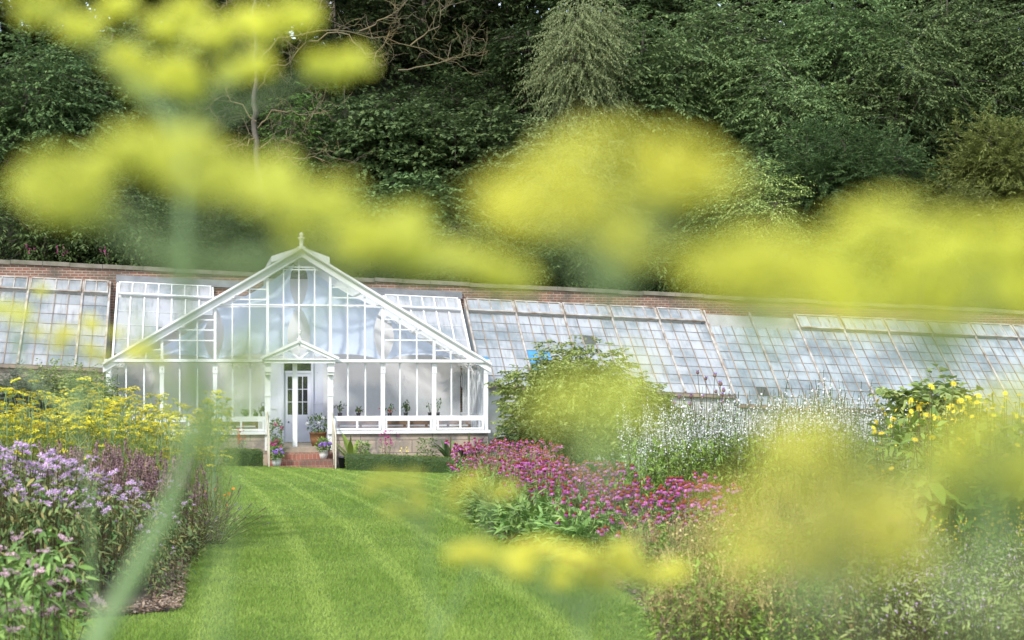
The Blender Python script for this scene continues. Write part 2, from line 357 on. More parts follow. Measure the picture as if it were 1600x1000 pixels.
def blademat():
    m, nt, N, L = newmat('grass_blades'); tc = N.new('ShaderNodeTexCoord'); geo = N.new('ShaderNodeNewGeometry')
    c = grasscol(N, L, tc.outputs['Object'], (.14, .255, .038), (.31, .43, .095))
    c = mixc(N, L, ramp(N, L, geo.outputs['Random Per Island'], [(.6, (0, 0, 0)), (1, (.6, .6, .6))]), c, (.24, .27, .08, 1))
    b = N.new('ShaderNodeBsdfPrincipled'); L.new(c, b.inputs['Base Color']); b.inputs['Roughness'].default_value = .5; b.inputs['Specular IOR Level'].default_value = .25
    b.inputs['Specular IOR Level'].default_value = .1; t = N.new('ShaderNodeBsdfTranslucent'); L.new(c, t.inputs[0]); mx = N.new('ShaderNodeMixShader'); mx.inputs[0].default_value = .35
    L.new(b.outputs[0], mx.inputs[1]); L.new(t.outputs[0], mx.inputs[2])
    o = N.new('ShaderNodeOutputMaterial'); L.new(mx.outputs[0], o.inputs[0]); return m
M['blade'] = blademat()
M['hill'] = plain('shaded_woodland_floor', (.022, .025, .013, 1), .95, .1, .2, .8, (.013, .018, .008), .6, 0, 5)  # near-black floor colour carries the deep shade under the trees
M['chips'] = leafmat('bark_chips', [(.10, .06, .035, 1), (.22, .15, .10, 1), (.32, .25, .19, 1), (.16, .12, .10, 1)], 0, .8, .2, 0)
# ------------------------------------------------------------------ sky, sun, camera
SUN = nrm(np.array([-.48, -.58, .74]))
def world():
    w = bpy.data.worlds.new('World'); SC.world = w; w.use_nodes = True; nt = w.node_tree; N = nt.nodes; L = nt.links; N.clear()
    sk = N.new('ShaderNodeTexSky'); sk.sky_type = 'NISHITA'; sk.sun_disc = False
    sk.sun_elevation = math.asin(SUN[2]); sk.sun_rotation = math.atan2(SUN[0], SUN[1])
    tc = N.new('ShaderNodeTexCoord'); mp = N.new('ShaderNodeMapping'); mp.inputs['Scale'].default_value = (1, 1, 2.2); L.new(tc.outputs['Generated'], mp.inputs[0])
    f = ramp(N, L, noise(N, L, 2.6, 7, mp.outputs[0], .58), [(.44, (.10, .10, .10)), (.64, (1, 1, 1))])
    c = mixc(N, L, f, sk.outputs[0], (8.2, 8.3, 8.6, 1))
    b = N.new('ShaderNodeBackground'); L.new(c, b.inputs[0]); b.inputs[1].default_value = .13
    o = N.new('ShaderNodeOutputWorld'); L.new(b.outputs[0], o.inputs[0])
world()
sl = bpy.data.lights.new('sun', 'SUN'); sl.energy = 2.1; sl.angle = R_(6.0); sl.color = (1, .95, .86)
so = link(bpy.data.objects.new('sun', sl)); so.rotation_euler = Vector(SUN).to_track_quat('Z', 'Y').to_euler(); so.location = (-10, 0, 40)
cd = bpy.data.cameras.new('camera'); cam = link(bpy.data.objects.new('camera', cd)); SC.camera = cam
cam.location = (0, 0, CZ); cam.rotation_euler = (R_(90), 0, -PSI)
cd.sensor_width = 36; cd.lens = FPX/1600*36; cd.shift_y = (HY-500)/1600; cd.clip_start = .05; cd.clip_end = 600
cd.dof.use_dof = True; cd.dof.focus_distance = 27; cd.dof.aperture_fstop = 4.0
SC.view_settings.view_transform = 'Standard'; SC.view_settings.look = 'None'; SC.view_settings.exposure = 1.15; SC.view_settings.gamma = 1
SC.render.engine = 'CYCLES'
SC.cycles.use_denoising = True
SC.cycles.max_bounces = 8; SC.cycles.transparent_max_bounces = 24; SC.cycles.diffuse_bounces = 6; SC.cycles.glossy_bounces = 3; SC.cycles.transmission_bounces = 3
SC.cycles.sample_clamp_indirect = 6

# ------------------------------------------------------------------ ground
def grid(g, xs, ys, zf, m=0):
    X, Y = np.meshgrid(xs, ys, indexing='ij'); Z = zf(X, Y)
    v = np.stack([X, Y, Z], -1).reshape(-1, 3); i = np.arange(len(xs)*len(ys)).reshape(len(xs), len(ys))
    g.add(v, np.stack([i[:-1, :-1], i[1:, :-1], i[1:, 1:], i[:-1, 1:]], -1).reshape(-1, 4), m)
g = Geo(); grid(g, np.arange(-80, 111, 1.), np.arange(-30, 51.6, .6), G); struct('lawn', g, M['lawn'], True)
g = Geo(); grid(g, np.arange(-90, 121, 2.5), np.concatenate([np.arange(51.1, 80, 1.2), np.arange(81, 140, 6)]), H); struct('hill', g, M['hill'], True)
# flower beds: low mounds of soil whose edges follow the lawn (edge given as photograph column at each depth)
LE_T = np.array([11.2, 11.6, 13, 14.7, 17.7, 21, 24, 31, 38, 42.5]); LE_P = np.array([150, 278, 286, 288, 308, 322, 332, 338, 338, 338.])
RE_T = np.array([6.5, 9.5, 10.7, 12.2, 14.5, 16, 18.7, 22, 25.5, 29, 33.5]); RE_P = np.array([1060, 1035, 1022, 990, 905, 850, 770, 738, 722, 716, 716.])
def left_edge(t): return np.interp(t, LE_T, LE_P)
def right_edge(t): return np.interp(t, RE_T, RE_P)
def bed(name, T, left, right, n=24):
    g = Geo(); rows = []
    for t in T:
        a, b = left(t), right(t); s = np.linspace(0, 1, n)
        px = a+(b-a)*s; u = (px-800)/FPX; X = t*(SN+u*CS); Y = t*(CS-u*SN)
        edge = np.clip(np.minimum(s, 1-s)*18, 0, 1); lt = np.clip(min(t-T[0], T[-1]-t)/.35, 0, 1)
        rows.append(np.stack([X, Y, G(X, Y)-.012+.06*np.minimum(edge, lt)], -1))
    v = np.stack(rows); k = len(T); i = np.arange(k*n).reshape(k, n)
    g.add(v.reshape(-1, 3), np.stack([i[:-1, :-1], i[:-1, 1:], i[1:, 1:], i[1:, :-1]], -1).reshape(-1, 4))
    return struct(name, g, M['soil'], True)
bed('flower_bed', np.concatenate([[11.2, 11.3, 11.4, 11.6], np.arange(12, 43, .6)]), lambda t: -900, left_edge, 70)
bed('flower_bed', np.arange(5.2, 9.6, .2), lambda t: -900, lambda t: 118-(max(0, t-8.4)*60), 40)
bed('flower_bed', np.arange(6.5, 33.6, .45), right_edge, lambda t: 2300, 70)
bed('flower_bed', np.array([44.6, 44.8, 45.0, 45.3, 45.7, 46.1, 46.25]), lambda t: 526, lambda t: 1300, 60)
bed('flower_bed', np.array([43.8, 44.0, 44.3, 44.7, 44.95]), lambda t: 250, lambda t: 412, 20)

def grass():
    g = Geo(); P = []
    for t0, t1, dens in ((8.6, 11, 5200), (11, 13.5, 4200), (13.5, 17, 2900), (17, 22, 1500), (22, 30, 750), (30, 45, 330)):
        lo, hi = (-60, 1120) if t0 < 12 else (180, 1060)
        area = (t1**2-t0**2)/2*(hi-lo)/FPX; n = int(area*dens)
        t = np.sqrt(rng.uniform(t0*t0, t1*t1, n)); px = rng.uniform(lo, hi, n)
        k = (px > left_edge(t)) | (t < 11.15); k &= (px < right_edge(t)) | ((t > 33.4) & (px < 1010)); k &= ~((t < 9.6) & (px < 122))
        k &= (t < 43.6) | (px > 330)
        P.append(np.stack([t[k], px[k]], -1))
    P = np.concatenate(P); t, px = P.T; u = (px-800)/FPX; X = t*(SN+u*CS); Y = t*(CS-u*SN); n = len(X); Z = G(X, Y)
    h = rng.uniform(.012, .03, n)*(1+.25*np.sin(X*3)*np.sin(Y*1.7)); w = np.maximum(.0032, t*.00034)*rng.uniform(.8, 1.3, n); a = rng.uniform(0, 2*math.pi, n)
    lean = rng.normal(size=(n, 2))*.5*h[:, None]
    d = np.stack([np.cos(a)*w, np.sin(a)*w], -1)
    v = np.stack([np.stack([X-d[:, 0], Y-d[:, 1], Z-.004], -1), np.stack([X+d[:, 0], Y+d[:, 1], Z-.004], -1), np.stack([X+lean[:, 0], Y+lean[:, 1], Z+h], -1)], 1)
    g.add(v.reshape(-1, 3), np.arange(3*n).reshape(n, 3))
    struct('grass', g, M['blade'], kind='stuff')
grass()
def mulch():
    n = 9000; g = Geo(); t = rng.uniform(11.25, 40, n)**1; side = rng.random(n) < .62
    t = np.where(side, 11.2+rng.random(n)**2.2*24, 9+rng.random(n)**1.6*22)
    px = np.where(side, left_edge(t)-np.abs(rng.normal(size=n))*28*(14/t)+4, right_edge(t)+np.abs(rng.normal(size=n))*30*(14/t)-4)
    u = (px-800)/FPX; X = t*(SN+u*CS); Y = t*(CS-u*SN); Z = G(X, Y)+.045+rng.uniform(-.03, .02, n)
    D = rng.normal(size=(n, 3))*np.array([1, 1, .25]); Nn = np.array([0, 0, 1.])+rng.normal(size=(n, 3))*.3
    leaves(g, np.stack([X, Y, Z], -1), D, Nn, rng.uniform(.02, .055, n), rng.uniform(.01, .026, n), 0, 0, 0, .5)
    struct('bark_mulch', g, M['chips'], kind='stuff')
mulch()

# ------------------------------------------------------------------ garden wall
def slopebox(g, x0, x1, y0, y1, zlo, zhi, m=0, n=1):
    """box whose bottom and top follow functions of X"""
    xs = np.linspace(x0, x1, n+1)
    for a, b in zip(xs[:-1], xs[1:]):
        v = [(a,y0,zlo(a)),(b,y0,zlo(b)),(b,y1,zlo(b)),(a,y1,zlo(a)),(a,y0,zhi(a)),(b,y0,zhi(b)),(b,y1,zhi(b)),(a,y1,zhi(a))]
        g.add(v, [(0,3,2,1),(4,5,6,7),(0,1,5,4),(1,2,6,5),(2,3,7,6),(3,0,4,7)], m)
gw = thing('garden_wall', 'old red brick garden wall with mossy stone coping below the wooded hill', 'wall', (3, YW, 0))
g = Geo(); slopebox(g, -30, 60, YW, YW+.5, lambda x: -3.5, lambda x: wall_top(x)-.13)
part('brickwork', g, M['brick'], gw)
g = Geo()
x = -30.
while x < 60:
    L_ = random.uniform(.8, 1.3); dz = random.uniform(-.015, .015)
    slopebox(g, x, x+L_-.012, YW-.07, YW+.57, lambda q: wall_top(q)-.127+dz, lambda q: wall_top(q)+dz); x += L_
part('coping', g, M['coping'], gw)
# small weeds rooted in the coping
def weed(px, name_label):
    X = X_at(px, YW+.1); z = wall_top(X); g = Geo()
    n = 5; B = np.tile([X, YW+.2, z], (n, 1)); T = B+np.stack([rng.normal(size=n)*.09, rng.normal(size=n)*.06, rng.uniform(.25, .5, n)], -1)
    stems(g, B, (B+T)/2, T, .006, .003, 3, 3, 0)
    k = 40; j = rng.integers(0, n, k); s = rng.random(k)[:, None]; P = B[j]+(T[j]-B[j])*s
    leaves(g, P, rng.normal(size=(k, 3)), np.array([0, 0, 1.]), .07, .025, 0)
    cards(g, np.repeat(T, 8, 0)+rng.normal(size=(8*n, 3))*np.array([.015, .015, .06]), .014, 1)
    single('wall_weed', g, [LM['mid'], LM['magenta']], name_label, 'weed', (X, YW+.2, z))

# ------------------------------------------------------------------ leaf and flower materials
LM = {}
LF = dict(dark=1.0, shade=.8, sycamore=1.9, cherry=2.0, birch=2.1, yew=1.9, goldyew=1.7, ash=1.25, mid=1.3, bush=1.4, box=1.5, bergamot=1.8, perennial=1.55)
def lm(k, cols, **kw):
    if k in ('dark', 'sycamore', 'cherry', 'birch', 'yew', 'goldyew', 'mid', 'shade', 'bergamot', 'perennial'):
        cols = [tuple(v*.88+.12*(c[0]*.3+c[1]*.6+c[2]*.1) for v in c[:3])+(1,) for c in cols]
    LM[k] = leafmat(k+'_leaf', [tuple(v*LF.get(k, 1.) for v in c[:3])+(1,) for c in cols], **kw)
lm('dark', [(.020, .036, .010, 1), (.036, .060, .016, 1), (.056, .085, .022, 1)], spec=.12, rough=.6)
lm('sycamore', [(.024, .048, .015, 1), (.046, .080, .024, 1), (.08, .12, .036, 1)], spec=.15, rough=.55)
lm('shade', [(.018, .034, .010, 1), (.032, .055, .016, 1)], spec=.1, rough=.7)  # darker copy of the dark leaf, with deep shade put into its colour
lm('cherry', [(.035, .065, .022, 1), (.065, .11, .035, 1), (.11, .16, .05, 1)], spec=.15, rough=.55)
lm('birch', [(.065, .095, .035, 1), (.105, .14, .05, 1), (.16, .19, .075, 1)])
lm('ash', [(.05, .10, .02, 1), (.08, .15, .03, 1), (.12, .19, .05, 1)])
lm('yew', [(.018, .04, .013, 1), (.035, .07, .02, 1), (.06, .10, .026, 1)])
lm('goldyew', [(.05, .065, .012, 1), (.09, .105, .018, 1), (.13, .14, .03, 1)])
lm('mid', [(.05, .10, .022, 1), (.085, .15, .035, 1), (.13, .20, .05, 1)])
lm('bush', [(.11, .16, .04, 1), (.19, .24, .07, 1), (.31, .35, .13, 1)])
lm('grey', [(.16, .20, .13, 1), (.24, .28, .20, 1)])
lm('box', [(.045, .09, .015, 1), (.08, .135, .025, 1), (.13, .19, .04, 1)])
lm('lime', [(.12, .22, .03, 1), (.20, .30, .05, 1), (.26, .36, .07, 1)])
lm('perennial', [(.06, .13, .02, 1), (.11, .20, .035, 1), (.17, .26, .05, 1)])
lm('bergamot', [(.035, .075, .018, 1), (.07, .12, .03, 1), (.11, .14, .035, 1), (.17, .14, .04, 1)])
lm('fennel', [(.10, .15, .02, 1), (.17, .22, .03, 1), (.26, .27, .04, 1)])
lm('fennelfar', [(.36, .47, .15, 1), (.44, .54, .20, 1)], trans=.4)
lm('umbel', [(.62, .54, .04, 1), (.72, .65, .06, 1), (.72, .69, .10, 1)], trans=.3, rough=.6)
lm('umbelgreen', [(.61, .63, .14, 1), (.70, .70, .15, 1), (.77, .73, .14, 1)], trans=.5, tint=.05, rough=.6)
lm('fstem', [(.24, .36, .16, 1), (.30, .42, .22, 1)], tint=.1)
lm('lilac', [(.52, .33, .58, 1), (.61, .44, .68, 1), (.70, .56, .77, 1)], rough=.7)
lm('mauve', [(.24, .13, .20, 1), (.30, .18, .22, 1), (.22, .15, .11, 1), (.36, .27, .20, 1)], rough=.8)
lm('pinkpetal', [(.30, .05, .24, 1), (.40, .09, .32, 1), (.52, .22, .45, 1)], rough=.6)
lm('palepink', [(.66, .44, .52, 1), (.76, .58, .64, 1)], rough=.8)
lm('cone', [(.08, .018, .012, 1), (.15, .032, .014, 1), (.22, .06, .02, 1)], trans=0, rough=.8)
lm('white', [(.74, .75, .80, 1), (.82, .82, .86, 1)], rough=.7)
lm('magenta', [(.50, .04, .24, 1), (.62, .08, .34, 1)], rough=.7)
lm('redflower', [(.60, .02, .03, 1), (.70, .05, .08, 1)], rough=.7)
lm('violet', [(.30, .16, .60, 1), (.44, .26, .70, 1)], rough=.7)
lm('orange', [(.85, .22, .01, 1), (.90, .35, .02, 1)], rough=.7)
lm('yellow', [(.80, .62, .03, 1), (.84, .72, .08, 1)], rough=.7)
lm('dry', [(.34, .27, .11, 1), (.46, .39, .17, 1), (.26, .16, .08, 1), (.52, .46, .22, 1)], trans=.15, rough=.8)
lm('drypink', [(.38, .25, .19, 1), (.46, .34, .27, 1), (.30, .18, .13, 1)], trans=.1, rough=.9)
lm('dustem', [(.16, .14, .07, 1), (.20, .17, .08, 1), (.14, .15, .06, 1)], tint=.15)
lm('stem', [(.10, .12, .04, 1), (.13, .10, .05, 1), (.08, .13, .035, 1)], tint=.15)
lm('darkstem', [(.07, .045, .03, 1), (.10, .07, .035, 1)], tint=.15)
lm('bluegreen', [(.21, .29, .07, 1), (.29, .36, .11, 1), (.37, .43, .15, 1)])
lm('purpleleaf', [(.03, .012, .018, 1), (.06, .02, .03, 1)], spec=.5)
weed(43, 'pink flowered weed on the wall coping nearest the left edge'); weed(93, 'bright pink flowered weed on the coping left of the conservatory'); weed(168, 'small dry weed on the coping above the white roof corner')

# ------------------------------------------------------------------ the conservatory
XL, XR = X_at(169, YF), X_at(759, YF); XC = (XL+XR)/2
tC = depth_y(467, YF)
EZ = Z_at(566, tC); APEX = Z_at(388, tC); GRD = -1.5
ZS = Z_at(675, tC); ZT = Z_at(653, tC); ZF = Z_at(698, tC)
posts = [X_at(p, YF) for p in (169, 253, 336, 418, 516, 598, 678, 759)]
HW = (XR-XL)/2+.06; SLOPE = (APEX-EZ)/HW
def roofz(x): return APEX-abs(x-XC)*SLOPE
con = thing('conservatory', 'white gabled glass conservatory with a small pedimented porch against the brick wall', 'conservatory', (XC, YF, Gz(XC, YF)))
def cpart(name, g, mat, sm=False, parent=None, label=None): return part(name, g, mat, parent or con, sm, label)
# plinth
g = Geo()
box(g, XL-.06, posts[3]+.06, YF-.05, YF+.3, GRD, ZS-.06); box(g, posts[4]-.06, XR+.06, YF-.05, YF+.3, GRD, ZS-.06)
box(g, XL-.06, XL+.25, YF+.3, YW-.01, GRD, ZS-.06); box(g, XR-.25, XR+.06, YF+.3, YW-.01, GRD, ZS-.06)
cpart('plinth', g, M['ashlar'])
for a, b in ((XL-.12, posts[3]+.08), (posts[4]-.08, XR+.12)):
    g = Geo(); box(g, a, b, YF-.13, YF+.2, ZS-.06, ZS+.03); cpart('sill', g, M['paint'])
for x in (XL, XR):
    g = Geo(); box(g, x-.12, x+.12, YF+.202, YW-.02, ZS-.06, ZS+.03); cpart('sill', g, M['paint'])
g = Geo(); box(g, XL+.3, XR-.3, YF+.02, YW-.02, ZF-.2, ZF-.006); cpart('floor', g, M['stone'])
g = Geo(); box(g, XL+.06, XR-.06, YW-.06, YW-.012, ZF-.2, 4.2); box(g, XC-.9, XC+.9, YW-.06, YW-.012, 4.202, 4.75)
cpart('back_wall', g, M['limewash'])
# posts
for i, x in enumerate(posts):
    w = .155 if i in (3, 4) else .115
    g = Geo(); z0 = ZS+.032 if i not in (3, 4) else ZF-.1
    box(g, x-w/2, x+w/2, YF-.075, YF+.075, z0, EZ-.02)
    box(g, x-w/2-.012, x+w/2+.012, YF-.09, YF-.0755, EZ-.32, EZ-.022)
    if i in (3, 4):
        box(g, x-w/2-.02, x+w/2+.02, YF-.24, YF-.091, EZ-.28, EZ-.03); box(g, x-w/2-.012, x+w/2+.012, YF-.20, YF-.091, EZ-.36, EZ-.282)
        box(g, x-w/2-.012, x+w/2+.012, YF-.095, YF-.0752, EZ-.98, EZ-.94)
    po = cpart('post', g, M['paint'])
    g = Geo()
    for dz in (.07, .19): g = Geo(); octas(g, [(x, YF-.098, EZ-dz)], .022); cpart('bolt', g, M['paint'], True, po)
# transoms, mullions, low vents, upper glass
for bi in (0, 1, 2, 4, 5, 6):
    a, b = posts[bi], posts[bi+1]; wa = .078 if bi in (4,) else .058; wb = .078 if bi in (2,) else .058
    g = Geo(); box(g, a+wa, b-wb, YF-.06, YF+.06, ZT-.035, ZT+.05); cpart('transom', g, M['paint'])
    for k in (1, 2):
        x = a+(b-a)*k/3; g = Geo(); box(g, x-.02, x+.02, YF-.04, YF+.04, ZT+.05, EZ-.02); cpart('mullion', g, M['paint'])
    for k in range(3):
        x0 = a+(b-a)*k/3; x1 = a+(b-a)*(k+1)/3
        g = Geo(); box(g, x0+.03, x1-.03, YF-.004, YF+.004, ZT+.05, EZ-.02); cpart('pane', g, M['glass'])
    tilt = {0: 0, 1: .06, 2: .0, 4: .13, 5: 0, 6: .13}[bi]
    z0, z1 = ZS+.045, ZT-.04; f = Geo(); pn = Geo()
    def V(x, z, dy):  # hinge at the top, swung outwards at the foot
        h = z1-z; return (x, YF-.045-dy-math.sin(tilt)*h*1.6, z1-math.cos(tilt)*h)
    def slab(gg, xa, xb, za, zb, d0, d1):
        v = [V(xa, za, d0), V(xb, za, d0), V(xb, za, d1), V(xa, za, d1), V(xa, zb, d0), V(xb, zb, d0), V(xb, zb, d1), V(xa, zb, d1)]
        gg.add(v, [(0,1,2,3),(7,6,5,4),(0,4,5,1),(1,5,6,2),(2,6,7,3),(3,7,4,0)])
    xa, xb = a+wa+.012, b-wb-.012; fw = .055
    slab(f, xa, xb, z0, z0+fw, -.02, .025); slab(f, xa, xb, z1-fw, z1, -.02, .025)
    for xm in (xa+fw/2, (xa+xb)/2, xb-fw/2): slab(f, xm-fw/2, xm+fw/2, z0+fw, z1-fw, -.02, .025)
    vo = cpart('vent_window', f, M['paint'], False, None, 'low vent window propped open at the foot' if tilt > .1 else None)
    for x0, x1 in ((xa+fw, (xa+xb)/2-fw/2), ((xa+xb)/2+fw/2, xb-fw)):
        pn = Geo(); slab(pn, x0, x1, z0+fw, z1-fw, -.003, .003); cpart('pane', pn, M['glass'], False, vo)
# eaves gutter
for a, b in ((XL-.1, posts[3]-.1), (posts[4]+.1, XR+.1)):
    g = Geo(); box(g, a, b, YF-.10, YF+.09, EZ-.02, EZ+.07); box(g, a, b, YF-.19, YF-.101, EZ+.0, EZ+.085); cpart('gutter', g, M['paint'])
# gable glazing
gm = sorted([X_at(p, YF) for p in (203, 228, 253, 281, 308, 336, 363, 390, 418, 443, 467, 491.5, 516, 543, 570, 598, 625, 651, 678, 704, 730)])
RU = .30   # vertical depth of the bargeboard
for i, x in enumerate(gm):
    big = min(abs(x-p) for p in posts) < .02
    top = roofz(x)-RU+.02
    if top < EZ+.12: continue
    g = Geo(); w = .075 if big else .036; box(g, x-w/2, x+w/2, YF-.05 if big else YF-.035, YF+.04, EZ+.07, top); cpart('gable_bar', g, M['paint'])
    if not big or abs(x-XC) > 1.2:
        # a rail runs in from where each upright meets the slope
        s = 1 if x < XC else -1; j = i
        zz = top-.03
        ends = [q for q in gm if (q-x)*s > .05]; ends.sort(key=lambda q: abs(q-x))
        if abs(x-XC) > .3 and len(ends) >= 2 and not 2.25 < abs(x-XC) < 2.65:
            nxt = ends[1] if not big else ends[2] if len(ends) > 2 else ends[1]
            for e in ends:
                if min(abs(e-p) for p in posts) < .02 or abs(e-XC) < .05: nxt = e; break
            g = Geo(); box(g, min(x, nxt)+.018, max(x, nxt)-.018, YF-.028, YF+.028, zz-.018, zz+.018); cpart('gable_rail', g, M['paint'])
zr = Z_at(476.5, tC); g = Geo()
for x0, x1 in zip([q for q in gm if abs(q-XC) < 2.45][:-1], [q for q in gm if abs(q-XC) < 2.45][1:]): box(g, x0+.019, x1-.019, YF-.03, YF+.03, zr-.02, zr+.02)
cpart('gable_rail', g, M['paint'])
g = Geo(); zg = lambda x: roofz(x)-RU+.05
v = [(XL, YF, EZ+.05), (XR, YF, EZ+.05), (XR, YF, max(EZ+.06, zg(XR))), (XC, YF, zg(XC)), (XL, YF, max(EZ+.06, zg(XL)))]
g.add(v, [(0, 1, 2)]); g.F.append((np.array([[0, 2, 3]]), 0)); g.F.append((np.array([[0, 3, 4]]), 0)); cpart('gable_pane', g, M['glass'])
# bargeboards with a moulded upper edge
for s in (-1, 1):
    e = XC+s*(HW+.08); g = Geo()
    def bb(dz0, dz1, y0, y1):
        v = []
        for x in (XC, e):
            for y, dz in ((y0, dz0), (y1, dz0), (y1, dz1), (y0, dz1)): v.append((x, y, roofz(x)+dz))
        g.add(v, [(0,1,2,3),(7,6,5,4),(0,4,5,1),(1,5,6,2),(2,6,7,3),(3,7,4,0)])
    bb(-.255, -.065, YF-.13, YF-.052); bb(-.065, .0, YF-.20, YF+.05); bb(-.03, .035, YF-.24, YF-.201)
    cpart('bargeboard', g, M['paint'])
    # roof slope: glass between rafters running back to the wall
    g = Geo(); pl = Geo(); ny = 6
    for k in range(ny+1):
        y = YF+.2+(YW-.15-YF-.2)*k/ny; beam(g, (XC+s*.05, y, roofz(XC+s*.05)-.07), (XC+s*(HW-.1), y, roofz(XC+s*(HW-.1))-.07), .05, .09)
    for q in (.33, .66, .97): x = XC+s*HW*q; beam(g, (x, YF+.06, roofz(x)-.14), (x, YW-.1, roofz(x)-.14), .06, .05)
    cpart('roof_rafter', g, M['paint'])
    for k in range(ny):
        y0 = YF+.2+(YW-.15-YF-.2)*k/ny+.03; y1 = y0+(YW-.15-YF-.2)/ny-.06
        pl.add([(XC+s*.04, y0, roofz(XC)-.03), (XC+s*HW, y0, roofz(XC+HW)-.03), (XC+s*HW, y1, roofz(XC+HW)-.03), (XC+s*.04, y1, roofz(XC)-.03)], [(0, 1, 2, 3)])
    cpart('roof_pane', pl, M['glass_roof'])
    # side wall of glass
    x = XL if s < 0 else XR; g = Geo(); p = Geo()
    for k in range(1, 13):
        y = YF+.075+(YW-.06-YF-.075)*k/13; w = .05 if k % 3 == 0 else .022; box(g, x-w/2-.01, x+w/2+.01, y-w/2, y+w/2, ZS+.03, EZ-.03)
    box(g, x-.05, x+.05, YF+.08, YW-.06, ZT-.03, ZT+.05); box(g, x-.07, x+.07, YF+.08, YW-.06, EZ-.029, EZ+.06)
    cpart('side_frame', g, M['paint'])
    box(p, x-.003, x+.003, YF+.08, YW-.07, ZS+.03, EZ-.03); cpart('side_pane', p, M['glass'])
    # cast spandrel brackets with rings
    g = Geo()
    for k in range(4):
        y = YF+.25+k*1.25; xi = x-s*.06; a = np.linspace(0, 1, 9)
        tube(g, np.stack([xi-s*(a**2)*.8, np.full(9, y), EZ-.75+np.sqrt(a)*.95], -1), .016, 5)
        for r, cx, cz in ((.12, .2, -.02), (.09, .42, .16), (.06, .14, -.28)):
            an = np.linspace(0, 2*math.pi, 13); tube(g, np.stack([xi-s*(cx+r*np.cos(an)), np.full(13, y), EZ+cz+r*np.sin(an)], -1), .012, 4)
    cpart('spandrel_bracket', g, M['paint'])
# raised ridge vent
g = Geo(); prof = [(-.84, 5.0), (-.84, 5.17), (0, 5.47), (.84, 5.17), (.84, 5.0), (0, 5.28)]
dzr = APEX-5.37
ya, yb = YF+.30, YW-.2; k = len(prof)
v = [(XC+x, y, z+dzr-.02) for y in (ya, yb) for x, z in prof]
g.add(v, [(i, (i+1) % k, k+(i+1) % k, k+i) for i in range(k)]); g.F.append((np.array([[0, 1, 2, 5]]), 0)); g.F.append((np.array([[2, 3, 4, 5]]), 0))
cpart('ridge_vent', g, M['paint'])
def finial(x, y, z, h, parent):
    g = Geo(); s = h/.42
    box(g, x-.13*s, x+.13*s, y-.13*s, y+.13*s, z-.10*s, z-.02*s)
    an = Geo(); lathe(g, [(.001, -.02*s), (.085*s, -.02*s), (.06*s, .01*s), (.06*s, .19*s), (.11*s, .235*s), (.115*s, .26*s), (.05*s, .275*s), (.04*s, .29*s)], (x, y, z), 14)
    ph = np.linspace(-1.3, math.pi/2, 9); lathe(g, np.stack([.068*s*np.cos(ph)+1e-4, .345*s+.068*s*np.sin(ph)], -1), (x, y, z), 14)
    part('finial', g, M['paint'], parent, True)
finial(XC, YF-.05, APEX+.06, .40, con)
# pedimented porch over the steps
pa, pb = posts[3]-.06, posts[4]+.06; pc = (pa+pb)/2; YP = YF-.32; PH = Z_at(531, tC)-EZ
g = Geo(); box(g, pa-.06, pb+.06, YP, YF-.1, EZ-.03, EZ+.06); box(g, pa-.1, pb+.1, YP-.05, YF-.101, EZ+.061, EZ+.10); por = cpart('porch_pediment', g, M['paint'])
g = Geo()
for s in (-1, 1):
    e = pc+s*((pb-pa)/2+.16)
    beam(g, (pc, YP-.02, EZ+PH-.03), (e, YP-.02, EZ+.105), .13, .075); beam(g, (pc, YP-.01, EZ+PH-.12), (e-s*.12, YP-.01, EZ+.09), .06, .1)
    beam(g, (pc, YP+.06, EZ+.10), (pc+s*.38, YP+.06, EZ+PH*.60), .03, .035)
    rp = Geo(); rp.add([(pc, YP, EZ+PH), (e, YP, EZ+.14), (e, YF-.1, EZ+.14), (pc, YF-.1, EZ+PH)], [(0, 1, 2, 3)]); part('porch_roof_pane', rp, M['glass_roof'], por)
beam(g, (pc, YP+.06, EZ+.10), (pc, YP+.06, EZ+PH-.1), .03, .035)
part('porch_rafter', g, M['paint'], por)
g = Geo(); g.add([(pa+.1, YP+.075, EZ+.1), (pb-.1, YP+.075, EZ+.1), (pc, YP+.075, EZ+PH-.1)], [(0, 1, 2)]); part('pediment_pane', g, M['glass'], por)
finial(pc, YP, EZ+PH+.04, .24, por)
# the slender middle post of the porch
g = Geo(); x = X_at(461, YF); box(g, x-.065, x+.065, YF+.02, YF+.13, ZF+.001, EZ+.0); cpart('centre_post', g, M['paint'])
g = Geo(); box(g, posts[3]-.07, posts[4]+.07, YF-.06, YF+.09, EZ-.02, EZ+.069); cpart('porch_beam', g, M['paint'])
# panelled reveals either side of the way in
yd = YW-1.5
for s, xx in ((-1, X_at(440, yd)), (1, X_at(489.5, yd))):
    o = posts[3]-.02 if s < 0 else posts[4]+.02
    g = Geo(); box(g, min(xx, o), max(xx, o), yd, yd+.1, ZF-.005, EZ+.4); box(g, min(xx, xx-s*.06), max(xx, xx-s*.06), yd-.06, yd-.001, ZF-.005, EZ+.06)
    for zz in (0, .5, 1., 1.5, 2.0): octas(g, [(o-s*.2, yd-.012, ZF+.35+zz*.9)], .02)
    tube(g, [(o-s*.06, yd-.02, ZF+1.2), (o-s*.06, yd-.13, ZF+1.2), (o-s*.3, yd-.13, ZF+1.17)], .012, 5)
    cpart('door_reveal', g, M['door'])
x0, x1 = X_at(441, yd)+.0, X_at(489, yd); ztr = Z_at(586, depth_y(465, yd)); zdt = Z_at(583, depth_y(465, yd))
g = Geo(); fr = .06; ZH = EZ+.02
